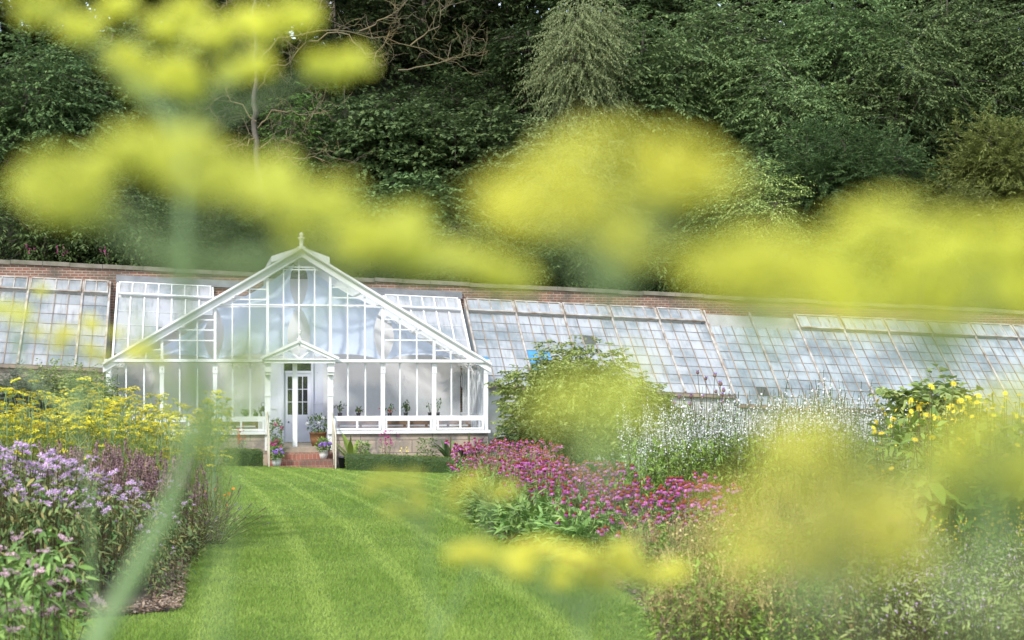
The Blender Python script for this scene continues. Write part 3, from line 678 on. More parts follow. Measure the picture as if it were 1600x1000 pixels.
box(g, x0, x1, yd, yd+.09, ZH, ZH+.4); box(g, x0, x0+fr, yd-.002, yd+.085, ZF, ZH-.001); box(g, x1-fr, x1, yd-.002, yd+.085, ZF, ZH-.001); box(g, x0+fr, x1-fr, yd-.002, yd+.085, zdt, zdt+.07)
df = cpart('door_frame', g, M['door'])
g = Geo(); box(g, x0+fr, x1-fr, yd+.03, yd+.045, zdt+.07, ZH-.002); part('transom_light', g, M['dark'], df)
d0, d1 = x0+fr+.004, x1-fr-.004; g = Geo(); zb, zt = ZF+.02, zdt-.004; zm = Z_at(648, depth_y(465, yd))
box(g, d0, d1, yd+.02, yd+.06, zb, zm); box(g, d0, d0+.1, yd+.02, yd+.06, zm, zt); box(g, d1-.1, d1, yd+.02, yd+.06, zm, zt); box(g, d0+.1, d1-.1, yd+.02, yd+.06, zt-.1, zt)
wd = (d1-d0-.2)
for k in range(1, 4): x = d0+.1+wd*k/4; box(g, x-.013, x+.013, yd+.022, yd+.058, zm, zt-.1)
for k in (1, 2): z = zm+(zt-.1-zm)*k/3; box(g, d0+.1, d1-.1, yd+.026, yd+.054, z-.01, z+.01)
for za, zc in ((zb+.1, zb+.42), (zb+.5, zm-.08)):
    for xa, xb in ((d0+.1, (d0+d1)/2-.04), ((d0+d1)/2+.04, d1-.1)): box(g, xa, xb, yd+.012, yd+.019, za, zc)
dr = cpart('door', g, M['door'])
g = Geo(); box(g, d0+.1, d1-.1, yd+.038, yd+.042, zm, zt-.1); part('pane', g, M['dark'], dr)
g = Geo(); octas(g, [(d0+.13, yd-.02, zm-.22)], .035); box(g, d0+.118, d0+.142, yd-.02, yd+.018, zm-.232, zm-.208); part('handle', g, M['iron'], dr, True)
# shade cloths hung inside the gable
def cloth(pts, name='shade_cloth'):
    Y = YF+.42; P = np.array([on_y(p[0], p[1], Y) for p in pts]); c = P.mean(0); g = Geo(); n = len(P); rings = [P+(c-P)*s+np.array([0, .16*(1-(1-s)**2), 0]) for s in (0, .35, .7)]
    V = np.concatenate(rings+[c[None]+np.array([[0, .16, 0]])]); f = []
    for r in range(2): f += [(r*n+i, r*n+(i+1) % n, (r+1)*n+(i+1) % n, (r+1)*n+i) for i in range(n)]
    g.add(V, f); g.F.append((np.array([(2*n+i, 2*n+(i+1) % n, 3*n) for i in range(n)]), 0)); cpart(name, g, M['cloth'], True)
def curve(a, b, bow, n=9):
    a = np.array(a, float); b = np.array(b, float); d = b-a; q = np.array([-d[1], d[0]])/np.hypot(*d)
    return [tuple(a+d*s+q*bow*4*s*(1-s)) for s in np.linspace(0, 1, n)[:-1]]
for s in (-1, 1):
    mx = lambda x: 467+s*(467-x)*-1 if s > 0 else x
    def mir(pts): return [(934-x, y) for x, y in pts][::-1] if s > 0 else pts
    cloth(mir(curve((352, 477), (460, 412), 5)+curve((460, 412), (464, 478), 9)+curve((464, 478), (352, 477), -1)))
    cloth(mir(curve((338, 481), (464, 481), -1)+curve((464, 481), (462, 562), 14)+curve((462, 562), (338, 562), 9)+curve((338, 562), (338, 481), 12)))
    cloth(mir(curve((224, 556), (327, 497), 3)+curve((327, 497), (332, 562), 11)+curve((332, 562), (224, 562), 8)+curve((224, 562), (224, 556), 0)))
# white lean-to roof either side of the gable
def ridge(x): return 4.42-.038*x
def eave(x, drop=0): return 1.80-.043*x-drop
YB = 47.3
def lp(x, s, drop=0, lift=0):
    z0 = ridge(x); z1 = eave(x, drop); sl = math.atan2(z0-z1, YW-YB)
    return np.array([x, YW-.04+(YB-YW+.04)*s-lift*math.sin(sl), z0+(z1-z0)*s+lift*math.cos(sl)])
def leanto_roof(root, X0, X1, drop, paneM, barM, capM, pitch, rows, heavy, vents, skipvent=None, inside=lambda P: False, blue=[], hole=[], wide=.024):
    n = max(1, round((X1-X0)/pitch)); xs = np.linspace(X0, X1, n+1); ss = np.linspace(.16, 1, rows+1)
    pg = Geo(); bars = Geo(); bl = Geo(); hv = []
    for i in range(n):
        for r in range(rows):
            a, b = xs[i], xs[i+1]; s0, s1 = ss[r], ss[r+1]
            if inside(lp((a+b)/2, (s0+s1)/2, drop)): continue
            P = np.array([lp(a, s1, drop, .012), lp(b, s1, drop, .012), lp(b, s0, drop, .004), lp(a, s0, drop, .004)])
            P += rng.normal(size=(4, 1))*np.array([[0, -.6, .8]])*.006
            if (i, r) in hole: continue
            (bl if (i, r) in blue else pg).add(P, [(0, 1, 2, 3)])
            beam(bars, lp(a, s1, drop, .017), lp(b, s1, drop, .017), .009, .009, 0, (0, -.6, .8))
    for i in range(n+1):
        x = xs[i]; lo = 1.0
        for q in np.linspace(.16, 1, 43):
            if inside(lp(x, q, drop)): lo = q; break
        if lo < .2: continue
        if i % heavy == 0 or i == n: hv.append((x, lo))
        else: beam(bars, lp(x, .15, drop, .02), lp(x, lo, drop, .02), wide, .03, 0, (0, -.6, .8))
    part('glazing', pg, paneM, root)
    part('glazing_bars', bars, barM, root)
    for x, lo in hv:
        g = Geo(); beam(g, lp(x, -.01, drop, .03), lp(x, lo, drop, .03), .058, .085, 0, (0, -.6, .8)); part('rafter', g, capM, root)
    if bl.n: part('blue_sheet', bl, M['blue'], root)
    if vents:
        for (xa, _), (xb, _) in zip(hv[:-1], hv[1:]):
            if skipvent and skipvent((xa+xb)/2): continue
            g = Geo(); f = Geo(); k = max(1, round((xb-xa)/pitch)); vx = np.linspace(xa+.06, xb-.06, k+1)
            for x in vx: beam(f, lp(x, .005, drop, .09), lp(x, .145, drop, .12), .035, .04, 0, (0, -.6, .8))
            for q, lf in ((.0, .09), (.15, .12)): beam(f, lp(xa+.04, q, drop, lf), lp(xb-.04, q, drop, lf), .06, .05, 0, (0, -.6, .8))
            for p, q in zip(vx[:-1], vx[1:]): g.add([lp(p, .14, drop, .115), lp(q, .14, drop, .115), lp(q, .01, drop, .09), lp(p, .01, drop, .09)], [(0, 1, 2, 3)])
            vo = part('roof_vent', f, capM, root); part('pane', g, paneM, vo)
for xa_, xb_ in ((XL+.05, XC-.02), (XC+.02, XR-.1)): leanto_roof(con, xa_, xb_, 0, M['pane_new'], M['paint'], M['paint'], .41, 5, 7, True, None, lambda P: P[2] < roofz(P[0])+.0 and abs(P[0]-XC) < HW, wide=.04)
for x0, x1 in ((XL, XC-1.6), (XC+1.6, XR)):
    g = Geo(); slopebox(g, x0, x1, YW-.1, YW-.004, lambda x: ridge(x)+.07, lambda x: ridge(x)+.29); cpart('lead_flashing', g, M['lead'])
# steps
st = thing('front_steps', 'red brick steps with a stone top step leading up to the porch', 'steps', (pc, YF-.6, Gz(pc, YF-1)))
g = Geo(); box(g, posts[3]+.09, posts[4]-.09, YF-.30, YF+.012, ZF-.15, ZF-.003); part('top_step', g, M['stone'], st)
xs0, xs1 = posts[3]+.1, posts[4]+.02
for k in range(3):
    g = Geo(); box(g, xs0-.12, xs1, YF-.30-.32*k-.3, YF-.30-.32*k if k else YF-.02, -1.6, ZF-.152-.165*k); part('brick_step', g, M['stepbrick'], st)
# curved handrails
for px, nm in ((419, 'left'), (517, 'right')):
    s = 1 if nm == 'right' else -1
    x = posts[3]-.02 if s < 0 else posts[4]+.03; rt = thing('handrail', f'cream metal handrail curving down the {nm} side of the brick steps', 'handrail', (x, YF-1.2, Gz(x, YF-1.2)))
    za = Z_at(646, tC); g = Geo()
    pts = [(x, YF-.12, za), (x, YF-.2, za+.03), (x, YF-.35, za-.12), (x, YF-1.1, Z_at(664, tC)), (x, YF-1.45, Z_at(672, tC)), (x, YF-1.52, Z_at(680, tC)), (x, YF-1.53, Gz(x, YF-1.5)-.03)]
    tube(g, pts, .026, 8); part('rail', g, M['rail'], rt, True)
    g = Geo(); tube(g, [(x+.02, YF-.25, za-.05), (x+.02, YF-.25, ZF-.15)], .024, 8); tube(g, [(x, YF-.9, Z_at(662, tC)-.02), (x, YF-.9, Gz(x, YF-.9)-.03)], .02, 8); part('upright', g, M['rail'], rt, True)

# ------------------------------------------------------------------ weathered lean-to glasshouses
def glasshouse(label, X0, X1, drop, paneM, rows, baseM, **kw):
    xm = (X0+X1)/2; root = thing('lean_to_glasshouse', label, 'glasshouse', (xm, YB, Gz(xm, YB)))
    leanto_roof(root, X0, X1, drop, paneM, M['bar_rust'], M['paint_old'], .395, rows, 4, True, **kw)
    g = Geo(); slopebox(g, X0, X1, YB-.09, YB+.02, lambda x: eave(x, drop)-.1, lambda x: eave(x, drop)-.005); part('eaves_beam', g, M['bar_rust'], root)
    g = Geo(); slopebox(g, X0, X1, YB+.03, YB+.2, lambda x: -3.2, lambda x: eave(x, drop)-.1); part('base_wall', g, baseM, root)
    g = Geo(); slopebox(g, X0, X1, YW-.03, YW-.006, lambda x: -3.2, lambda x: ridge(x)-.05); part('back_wall', g, M['outwash'], root)
    g = Geo()
    for x in (X0+.01, X1-.01):
        g.add([(x, YB, eave(x, drop)-.1), (x, YW-.05, eave(x, drop)-.1), (x, YW-.05, ridge(x)-.03)], [(0, 1, 2)])
    part('end_pane', g, M['pane_old'], root)
    return root
glasshouse('weathered lean-to glasshouse with rusty bars at the left of the conservatory', -16.2, XL-.18, 0, M['pane_left'], 7, M['ashlar'])
glasshouse('weathered lean-to glasshouse with blue sheet patches right of the conservatory', XR+.08, 16.2, 0, M['pane_old'], 8, M['outwash'],
           blue=[(0, 5), (4, 4), (5, 4), (4, 5), (4, 6)], hole=[(9, 2)])
glasshouse('lower greenish lean-to glasshouse stepping down at the far right', 16.3, 35.5, .27, M['pane_green'], 9, M['outwash'],
           skipvent=lambda x: x < 19.3, hole=[(2, 7)])
# ------------------------------------------------------------------ trees and shrubs
def crown(g, C, Rd, nlobe, nspray, k, L, W, droop=.5, slen=1.0, style='broad', lob=(.34, .55), m=0):
    C = np.array(C, float); Rd = np.array(Rd, float)
    lc = C+rnd_dir(nlobe)*Rd*(rng.random((nlobe, 1))**.45)*.66; lr = Rd*rng.uniform(lob[0], lob[1], (nlobe, 1))*rng.uniform(.8, 1.15, (nlobe, 3))
    wgt = lr.prod(1)**(2/3); li = rng.choice(nlobe, nspray, p=wgt/wgt.sum())
    d = rnd_dir(nspray); d[:, 2] = np.abs(d[:, 2])*np.where(rng.random(nspray) < .62, 1, -1)
    A = lc[li]+lr[li]*d*rng.uniform(.62, 1.08, (nspray, 1))
    h = {'broad': .30, 'layer': .10, 'birch': .2, 'yew': .5}[style]
    ax = nrm(d*np.array([1, 1, h])+rng.normal(size=(nspray, 3))*.35-np.array([0, 0, {'broad': .1, 'layer': .1, 'birch': .42, 'yew': -.1}[style]]))
    ln = slen*rng.uniform(.55, 1.3, nspray)
    s = (np.arange(k)+.5)/k; s = np.broadcast_to(s, (nspray, k))+rng.uniform(-.5, .5, (nspray, k))/k
    P = A[:, None]+ax[:, None]*(s*ln[:, None])[..., None]; P[..., 2] -= droop*ln[:, None]*s**2*.6
    side = nrm(np.cross(ax, [0, 0, 1.])); sg = np.where(np.arange(k) % 2, 1., -1.)[None, :, None]
    down = np.array([0, 0, -1.])
    if style == 'yew':
        D = ax[:, None]*.8+side[:, None]*sg*.7+rng.normal(size=P.shape)*.25+down*.15
    elif style == 'birch':
        D = ax[:, None]*.3+side[:, None]*sg*.45+down*.75+rng.normal(size=P.shape)*.4
    else:
        D = ax[:, None]*.6+side[:, None]*sg*.85+down*(.22+droop*.5*s[..., None])+rng.normal(size=P.shape)*.22
    Nn = np.array([0, 0, 1.])+rng.normal(size=P.shape)*(.55 if style == 'birch' else .32)
    if style in ('broad', 'layer'): P = P+side[:, None]*sg*(.10*ln[:, None]*np.sin(math.pi*np.clip(s, 0, 1)))[..., None]
    n = nspray*k; sz = rng.uniform(.7, 1.25, n)
    leaves(g, P.reshape(-1, 3), D.reshape(-1, 3), Nn.reshape(-1, 3), L*sz, W*sz, m)
    return lc, A, ax, ln
def trunk_geo(g, base, C, lc, r0, kmax=9, A=None, ax=None, ln=None):
    base = np.array(base, float); top = np.array(C, float)
    n = 7; s = np.linspace(0, 1, n)[:, None]; pts = base+(top-base)*s+np.cumsum(rng.normal(size=(n, 3))*np.array([.09, .09, 0]), 0)*s
    tube(g, pts, np.linspace(r0, r0*.3, n), 7)
    order = rng.permutation(len(lc))[:kmax]
    for i in order:
        q = rng.uniform(.4, .95); p0 = base+(top-base)*q; e = lc[i]
        mid = (p0+e)/2+np.array([0, 0, .25])+rng.normal(size=3)*.15
        a = np.linspace(0, 1, 5)[:, None]; tube(g, (1-a)**2*p0+2*a*(1-a)*mid+a*a*e, np.linspace(r0*.36, .025, 5), 5)
    if A is not None:
        k = rng.permutation(len(A))[:110]; f = min(1, r0/.12); stems(g, A[k]-ax[k]*ln[k][:, None]*.8-np.array([0, 0, .1*f]), A[k], A[k]+ax[k]*ln[k][:, None]*.5-np.array([0, 0, .12])*ln[k][:, None], .014*f+.002, .004*f+.001, 2, 3)
TREES = 'trees on the wooded hill'
def tree(name, label, px, py, w, h, Y, mat, style='broad', L=.17, W=.085, nspray=420, k=26, nlobe=13, droop=.25, slen=1.0, bark='bark', r0=.17, cat='tree', base_px=None, lob=(.34, .55), group=TREES, ground_f=H, depthr=None):
    if ground_f is H:
        h0 = h; w *= 1.14; h *= 1.16; py += h0*.04; L *= 1.08; nspray = int(nspray*1.55); nlobe += 4
    C = on_y(px, py, Y); sc = depth_y(px, Y)/FPX; Rd = np.array([w*sc/2, depthr or min(w, h)*sc*.42, h*sc/2])
    bx = X_at(base_px if base_px is not None else px, Y); bz = float(ground_f(bx, Y))
    if bz > C[2]-.4: bz = C[2]-Rd[2]*.8
    o = thing(name, label, cat, (bx, Y, bz), group)
    g = Geo(); lc, A, ax, ln = crown(g, C, Rd, nlobe, nspray, k, L, W, droop, slen, style, lob)
    part('crown', g, LM[mat], o)
    g = Geo(); trunk_geo(g, (bx, Y, bz-.2), C+np.array([0, 0, Rd[2]*(.5 if r0 > .075 else -.1)]), lc, r0, 9, A, ax, ln)
    part('trunk', g, M[bark], o, True)
    return o
T = tree
# farthest row, along the crest
for i, (px, py, w, h, wd) in enumerate([
    (-90, 60, 330, 300, 'outside the left edge'), (110, 10, 330, 300, 'behind the top left fennel flowers'), (330, 60, 300, 330, 'behind the lichened bare tree'), (520, 30, 300, 330, 'left of the dark gap'),
    (660, 40, 260, 330, 'in the dark gap, its left half'), (790, 90, 240, 300, 'in the dark gap beside the birch'), (960, 20, 300, 330, 'behind the birch'), (1160, 0, 320, 330, 'behind the cherry trunks'),
    (1370, -20, 330, 330, 'high behind the right hand cherries'), (1570, 0, 330, 330, 'in the top right corner'), (1780, 20, 330, 330, 'outside the right edge')]):
    T('broadleaf_tree', f'dark broadleaf tree on the hill crest {wd}', px, py, w, h, 74+(i % 3)*1.5, 'dark', nspray=430, k=24, L=.24, W=.13, slen=1.3, nlobe=15)
for i, (px, py, w, h, wd) in enumerate([
    (-60, 280, 260, 260, 'at the far left'), (150, 260, 280, 240, 'left of the long fennel stem'), (330, 270, 240, 260, 'right of the long fennel stem'), (520, 270, 240, 260, 'below the bare branches'),
    (690, 250, 250, 260, 'under the dark gap'), (850, 290, 240, 260, 'below the birch'), (1030, 250, 260, 260, 'between the cherry trunks'), (1220, 230, 260, 260, 'above the clipped dark yew'),
    (1420, 210, 280, 260, 'above the golden yew'), (1610, 200, 260, 260, 'at the far right')]):
    T('broadleaf_tree', f'shaded dark green tree filling the middle slope {wd}', px, py, w, h, 67.5+(i % 2)*1.2, 'dark', nspray=400, k=24, L=.22, W=.12, slen=1.15, nlobe=14)
# ivy, ferns and brambles over the slope
def undergrowth():
    n = 110000; Y = YW+.9+25*rng.random(n)**1.25; X = rng.uniform(-20, 44, n); Z = H(X, Y)
    hgt = np.clip(.55+.5*np.sin(X*1.7+Y)*np.sin(Y*1.3-X*.6)+.4*np.sin(X*.6), .12, 1.5); P = np.stack([X, Y, Z+hgt*rng.random(n)**.6], -1)
    g = Geo(); leaves(g, P, rng.normal(size=(n, 3))*np.array([1, 1, .5])+np.array([0, -.5, -.1]), np.array([0, -.5, .8])+rng.normal(size=(n, 3))*.4, rng.uniform(.10, .2, n), rng.uniform(.05, .10, n), 0)
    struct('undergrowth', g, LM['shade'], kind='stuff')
undergrowth()
def far_wood():
    n = 60000; X = rng.uniform(-34, 66, n); Y = rng.uniform(78, 88, n); Z0 = H(X, Y)
    top = 13+3*np.sin(X*.45)+2*np.sin(X*1.1+1)-9*np.exp(-((X-12.5)/3.0)**2); Z = Z0+np.clip(top, 1, 30)*rng.random(n)**.8
    P = np.stack([X, Y, Z], -1); g = Geo(); leaves(g, P, rng.normal(size=(n, 3)), np.array([0, -.7, .7])+rng.normal(size=(n, 3))*.5, rng.uniform(.5, .9, n), rng.uniform(.3, .55, n), 0)
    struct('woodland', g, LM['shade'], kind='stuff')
far_wood()
# left
T('broadleaf_tree', 'dense green tree with small glossy leaves at the left edge', 50, 190, 260, 250, 60, 'sycamore', nspray=620, k=26, L=.16, W=.10, base_px=70)
T('broadleaf_tree', 'green tree with an upright pale trunk above the left fennel umbel', 165, 120, 230, 260, 63, 'sycamore', nspray=500, k=26, L=.17, W=.10, bark='bark_pale', base_px=122, r0=.13)
T('broadleaf_tree', 'low spreading dark tree right of the leaning pale trunk on the left slope', 330, 215, 190, 200, 62, 'dark', nspray=420, k=26, L=.15, W=.10)
T('shrub', 'arching light green shrub overhanging the wall at the left', 70, 355, 200, 130, 54.5, 'mid', nspray=300, k=20, L=.15, W=.06, cat='shrub', group='shrubs behind the wall', r0=.07, slen=.9)
T('shrub', 'mid green shrub behind the wall over the white roof corner', 215, 365, 190, 140, 55, 'sycamore', nspray=300, k=22, L=.14, W=.07, cat='shrub', group='shrubs behind the wall', r0=.07)
T('shrub', 'dark shrub behind the conservatory finial', 400, 370, 230, 150, 55.5, 'dark', nspray=320, k=22, L=.14, W=.08, cat='shrub', group='shrubs behind the wall', r0=.07)
T('ash_tree', 'yellow green ash tree beside the bare lichened branches', 478, 215, 120, 220, 60, 'ash', nspray=230, k=22, L=.16, W=.055, nlobe=10, lob=(.25, .42), bark='bark_pale', r0=.10, base_px=455)
T('sycamore_tree', 'bluish dark sycamore left of centre under the dark gap', 610, 225, 200, 220, 59.5, 'sycamore', nspray=560, k=24, L=.19, W=.15, nlobe=15)
T('sycamore_tree', 'green sycamore with upright shoots right of the bluish one', 735, 245, 180, 210, 59, 'sycamore', nspray=500, k=24, L=.18, W=.13, nlobe=14)
T('sycamore_tree', 'low sycamore boughs hanging over the wall behind the roof ridge', 640, 345, 240, 120, 57, 'sycamore', nspray=360, k=24, L=.17, W=.13)
T('oak_tree', 'dark glossy oak with sky glints left of the birch', 820, 110, 110, 240, 66, 'dark', nspray=330, k=24, L=.17, W=.09, lob=(.25, .42))
# right
T('birch_tree', 'pale grey green birch with fine hanging twigs', 905, 95, 172, 280, 60, 'birch', 'birch', nspray=950, k=30, L=.095, W=.045, nlobe=24, droop=.5, slen=1.0, bark='bark_pale', r0=.09, base_px=912, lob=(.25, .42))
T('willow_shrub', 'pale grey green willow bush below the birch', 880, 285, 190, 210, 57, 'birch', 'broad', nspray=420, k=26, L=.15, W=.04, nlobe=14, cat='shrub', r0=.08)
T('cherry_tree', 'cherry tree with drooping leaves and a straight grey trunk beside the birch', 1015, 115, 200, 270, 61.5, 'cherry', 'layer', nspray=470, k=26, L=.19, W=.085, droop=.35, slen=1.5, bark='bark_pale', r0=.13, base_px=988)
T('cherry_tree', 'darker cherry tree with a grey trunk between birch and right slope', 1130, 120, 190, 280, 63, 'cherry', 'layer', nspray=440, k=26, L=.19, W=.085, droop=.35, slen=1.5, bark='bark_pale', r0=.12, base_px=1127)
for px, py, w, h, Y, bp, lab in ((1235, 175, 210, 230, 60, 1258, 'cherry tree in layered boughs above the dark yew'), (1310, 70, 210, 250, 62.5, 1305, 'cherry tree with a thin pale trunk near the top right'),
        (1390, 150, 220, 240, 60.5, 1385, 'cherry tree right of the dark yew with a leaning stem'), (1480, 60, 200, 250, 62.5, 1483, 'cherry tree with a straight pale trunk above the golden yew'),
        (1555, 120, 200, 250, 61, 1552, 'cherry tree at the right edge above the golden yew'), (1650, 110, 200, 260, 61, 1650, 'cherry tree just outside the right edge'), (1180, 290, 180, 170, 58.5, 1175, 'low cherry tree hanging left of the dark yew')):
    T('cherry_tree', lab, px, py, w, h, Y, 'cherry', 'layer', nspray=430, k=26, L=.18, W=.08, droop=.35, slen=1.4, bark='bark_pale', r0=.085, base_px=bp)
T('yew_tree', 'dark green yew with feathery sprays on the right slope', 1330, 265, 230, 150, 56, 'yew', 'yew', nspray=900, k=26, L=.16, W=.035, slen=.8, cat='yew', group='yews behind the wall', nlobe=18, r0=.12)
T('yew_tree', 'golden green yew at the right edge', 1555, 255, 190, 160, 56, 'goldyew', 'yew', nspray=900, k=26, L=.16, W=.038, slen=.7, cat='yew', group='yews behind the wall', nlobe=18, r0=.12)
T('yew_tree', 'low spreading yew right behind the wall at the right', 1440, 365, 330, 130, 54.5, 'goldyew', 'yew', nspray=900, k=26, L=.17, W=.04, slen=.9, cat='yew', group='yews behind the wall', nlobe=18, r0=.12)
T('shrub', 'pale variegated shrub in front of the dark yew', 1185, 330, 110, 170, 55, 'bush', nspray=260, k=22, L=.10, W=.05, cat='shrub', group='shrubs behind the wall', r0=.05)
T('shrub', 'dark laurel on the wall behind the big yellow fennel flower', 1080, 400, 200, 120, 54.5, 'mid', nspray=330, k=22, L=.13, W=.06, cat='shrub', group='shrubs behind the wall', r0=.05)
T('shrub', 'glossy dark shrub just above the brick wall right of the gable', 900, 400, 190, 110, 54, 'sycamore', nspray=330, k=22, L=.12, W=.07, cat='shrub', group='shrubs behind the wall', r0=.05)
T('shrub', 'thin leafy shrub above the wall near the white roof end', 745, 385, 170, 110, 54.5, 'sycamore', nspray=260, k=22, L=.12, W=.07, cat='shrub', group='shrubs behind the wall', r0=.05)
T('shrub', 'leafy shrub overhanging the wall at far right', 1270, 410, 190, 100, 54, 'mid', nspray=300, k=22, L=.12, W=.05, cat='shrub', group='shrubs behind the wall', r0=.05)
# leafless lichened tree
def bare_tree():
    Y = 58.5; bx = X_at(404, Y); o = thing('bare_tree', 'leafless tree with twisted orange lichened branches', 'tree', (bx, Y, float(H(bx, Y))), TREES)
    tr = Geo(); tw = Geo()
    def at_(px, py, dy=0): return on_y(px, py, Y+dy)
    def limb(px, r0, r1, dy0=0, dy1=0):
        P = np.array([at_(p[0], p[1], dy0+(dy1-dy0)*i/(len(px)-1)) for i, p in enumerate(px)])
        a = np.linspace(0, 1, 3*len(P)); Q = np.stack([np.interp(a, np.linspace(0, 1, len(P)), P[:, j]) for j in range(3)], -1)+rng.normal(size=(3*len(P), 3))*.05
        tube(tr if r0 > .05 else tw, Q, np.linspace(r0, r1, len(Q)), 6); return Q
    def twigs(Q, n, L0, depth=0):
        for _ in range(n):
            i = rng.integers(len(Q)//4, len(Q)); p = Q[i]; d = nrm(Q[min(i+1, len(Q)-1)]-Q[i-1]+rng.normal(size=3)*.55+np.array([0, 0, .1]))
            k = 6; pts = [p]; 
            for j in range(k): d = nrm(d+rng.normal(size=3)*.33+np.array([0, 0, .06])); pts.append(pts[-1]+d*L0/k)
            tube(tw, pts, np.linspace(0.014 if depth == 0 else .009, .004, k+1), 4)
            if depth < 1: twigs(np.array(pts), 4, L0*.5, depth+1)
    bz = float(H(bx, Y)); q0 = 590-(bz-CZ)/depth_y(404, Y)*FPX
    a = limb([(405, q0+12), (403, 250), (398, 190), (396, 150), (402, 90), (395, 20), (400, -30)], .13, .05)
    for px in ([(398, 190), (370, 160), (345, 150), (320, 170)], [(396, 150), (420, 110), (450, 95), (480, 60), (500, 10)], [(402, 100), (440, 60), (500, 45), (560, 50), (640, 70), (700, 95)], [(480, 62), (540, 50), (575, 90), (600, 70)],
               [(402, 200), (430, 170), (470, 180), (510, 175)], [(405, 270), (440, 250), (490, 245), (530, 265), (560, 250)], [(402, 210), (380, 230), (360, 225), (345, 240)], [(640, 70), (680, 40), (700, 0)], [(560, 50), (600, 30), (640, 0), (660, -20)],
               [(620, 110), (680, 100), (735, 85)], [(405, 230), (430, 215), (470, 225)], [(398, 60), (360, 40), (330, 10)]):
        Q = limb(px, .03, .010, 0, rng.uniform(-1.2, .6)); twigs(Q, 9, 1.3)
    twigs(a, 12, 1.6)
    part('trunk', tr, M['bark_pale'], o, True); part('branch', tw, M['lichen'], o, True)
bare_tree()
# garden shrubs below the wall
def Gg(x, y): return G(x, y)
T('viburnum_bush', 'big rounded light green bush right of the conservatory', 920, 638, 345, 212, 42, 'bush', nspray=4400, k=22, L=.10, W=.055, nlobe=52, slen=.32, droop=.3, lob=(.26, .4), cat='bush', group=None, r0=.06, ground_f=Gg, depthr=1.7)
T('viburnum_bush', 'darker green skirt bush at the foot of the big rounded bush', 850, 690, 170, 90, 41, 'sycamore', nspray=700, k=22, L=.10, W=.055, nlobe=22, slen=.4, droop=.3, lob=(.26, .4), cat='bush', group=None, r0=.05, ground_f=Gg, depthr=1.1)
T('rose_bush', 'light green bush below the left lean-to glass', 62, 630, 200, 110, 38, 'bush', nspray=1100, k=22, L=.085, W=.045, nlobe=16, slen=.5, cat='bush', group=None, r0=.05, ground_f=Gg)
T('artemisia_bush', 'silvery grey green plant at the left edge behind the yellow fennel', 15, 650, 120, 110, 27, 'grey', 'yew', nspray=800, k=20, L=.08, W=.016, nlobe=14, slen=.4, cat='bush', group=None, r0=.03, ground_f=Gg)
T('fig_bush', 'leafy bush with large lobed leaves under the right glasshouse eaves', 1465, 650, 150, 90, 27, 'bush', nspray=150, k=14, L=.2, W=.15, nlobe=10, slen=.5, cat='bush', group=None, r0=.04, ground_f=Gg)
T('mallow_bush', 'green bush in the gap between conservatory and left glasshouse', 120, 640, 120, 120, 41, 'sycamore', nspray=260, k=20, L=.1, W=.06, nlobe=12, slen=.5, cat='bush', group=None, r0=.04, ground_f=Gg)
# clipped box hedges
def hedge(label, p0, p1, w, hfun, zlo=-.05):
    """p0,p1 ground points of the centre line; one clipped block"""
    p0, p1 = np.array(p0, float), np.array(p1, float); d = p1-p0; Ln = np.hypot(*d); d /= Ln; s = np.array([-d[1], d[0]])
    g = Geo(); n = max(4, int(Ln/.25)); rows = []
    for i in range(n+1):
        c = p0+d*Ln*i/n; z = Gz(*c); h = hfun(i/n); r = []
        for a, b in ((-.5, 0), (-.5, .8), (-.42, .97), (-.2, 1), (.2, 1), (.42, .97), (.5, .8), (.5, 0)):
            q = c+s*a*w*.94+rng.normal(size=2)*.008; r.append((q[0], q[1], z+zlo+(h*.97-zlo)*b))
        rows.append(r)
    v = np.array(rows); k = 8; idx = np.arange((n+1)*k).reshape(n+1, k)
    g.add(v.reshape(-1, 3), np.stack([idx[:-1, :-1], idx[1:, :-1], idx[1:, 1:], idx[:-1, 1:]], -1).reshape(-1, 4), 1)
    g.F.append((np.array([idx[0]]), 1)); g.F.append((np.array([idx[-1][::-1]]), 1))
    m = int((Ln*(w+1.6)+w)*900); f = rng.random(m); side = rng.random(m); c = p0+d*Ln*f[:, None]; hh = np.array([hfun(x) for x in f])
    a = np.where(side < .4, -.5, np.where(side < .6, .5, rng.uniform(-.5, .5, m))); b = np.where(side < .6, rng.random(m), 1.)
    e = rng.random(m) < .06; a = np.where(e, rng.uniform(-.5, .5, m), a); b = np.where(e, rng.random(m), b); f2 = np.where(e, np.where(rng.random(m) < .5, 0, 1), f); c = p0+d*Ln*f2[:, None]
    q = c+s*a[:, None]*w; P = np.stack([q[:, 0], q[:, 1], G(q[:, 0], q[:, 1])+hh*b], -1)+rng.normal(size=(m, 3))*.012
    Nn = np.stack([s[0]*np.sign(a)*(b < 1), s[1]*np.sign(a)*(b < 1), .5+(b >= 1)*1.], -1)+rng.normal(size=(m, 3))*.5
    leaves(g, P, rnd_dir(m)*np.array([1, 1, .6])+np.array([0, 0, .4]), Nn, rng.uniform(.022, .04, m), rng.uniform(.014, .024, m), 0)
    c0 = (p0+p1)/2
    return single('box_hedge', g, [LM['box'], LM['yew']], label, 'hedge', (c0[0], c0[1], Gz(*c0)), 'low box hedges')
h0 = ground(352, 44.0)[:2]; h1 = ground(407, 44.4)[:2]; hedge('short clipped box hedge left of the brick steps', h0, h1, .6, lambda f: .46)
h0 = ground(541, 43.9)[:2]; h1 = ground(990, 44.6)[:2]; hedge('long low box hedge right of the brick steps running behind the coneflowers', h0, h1, .6, lambda f: .45-.06*f)
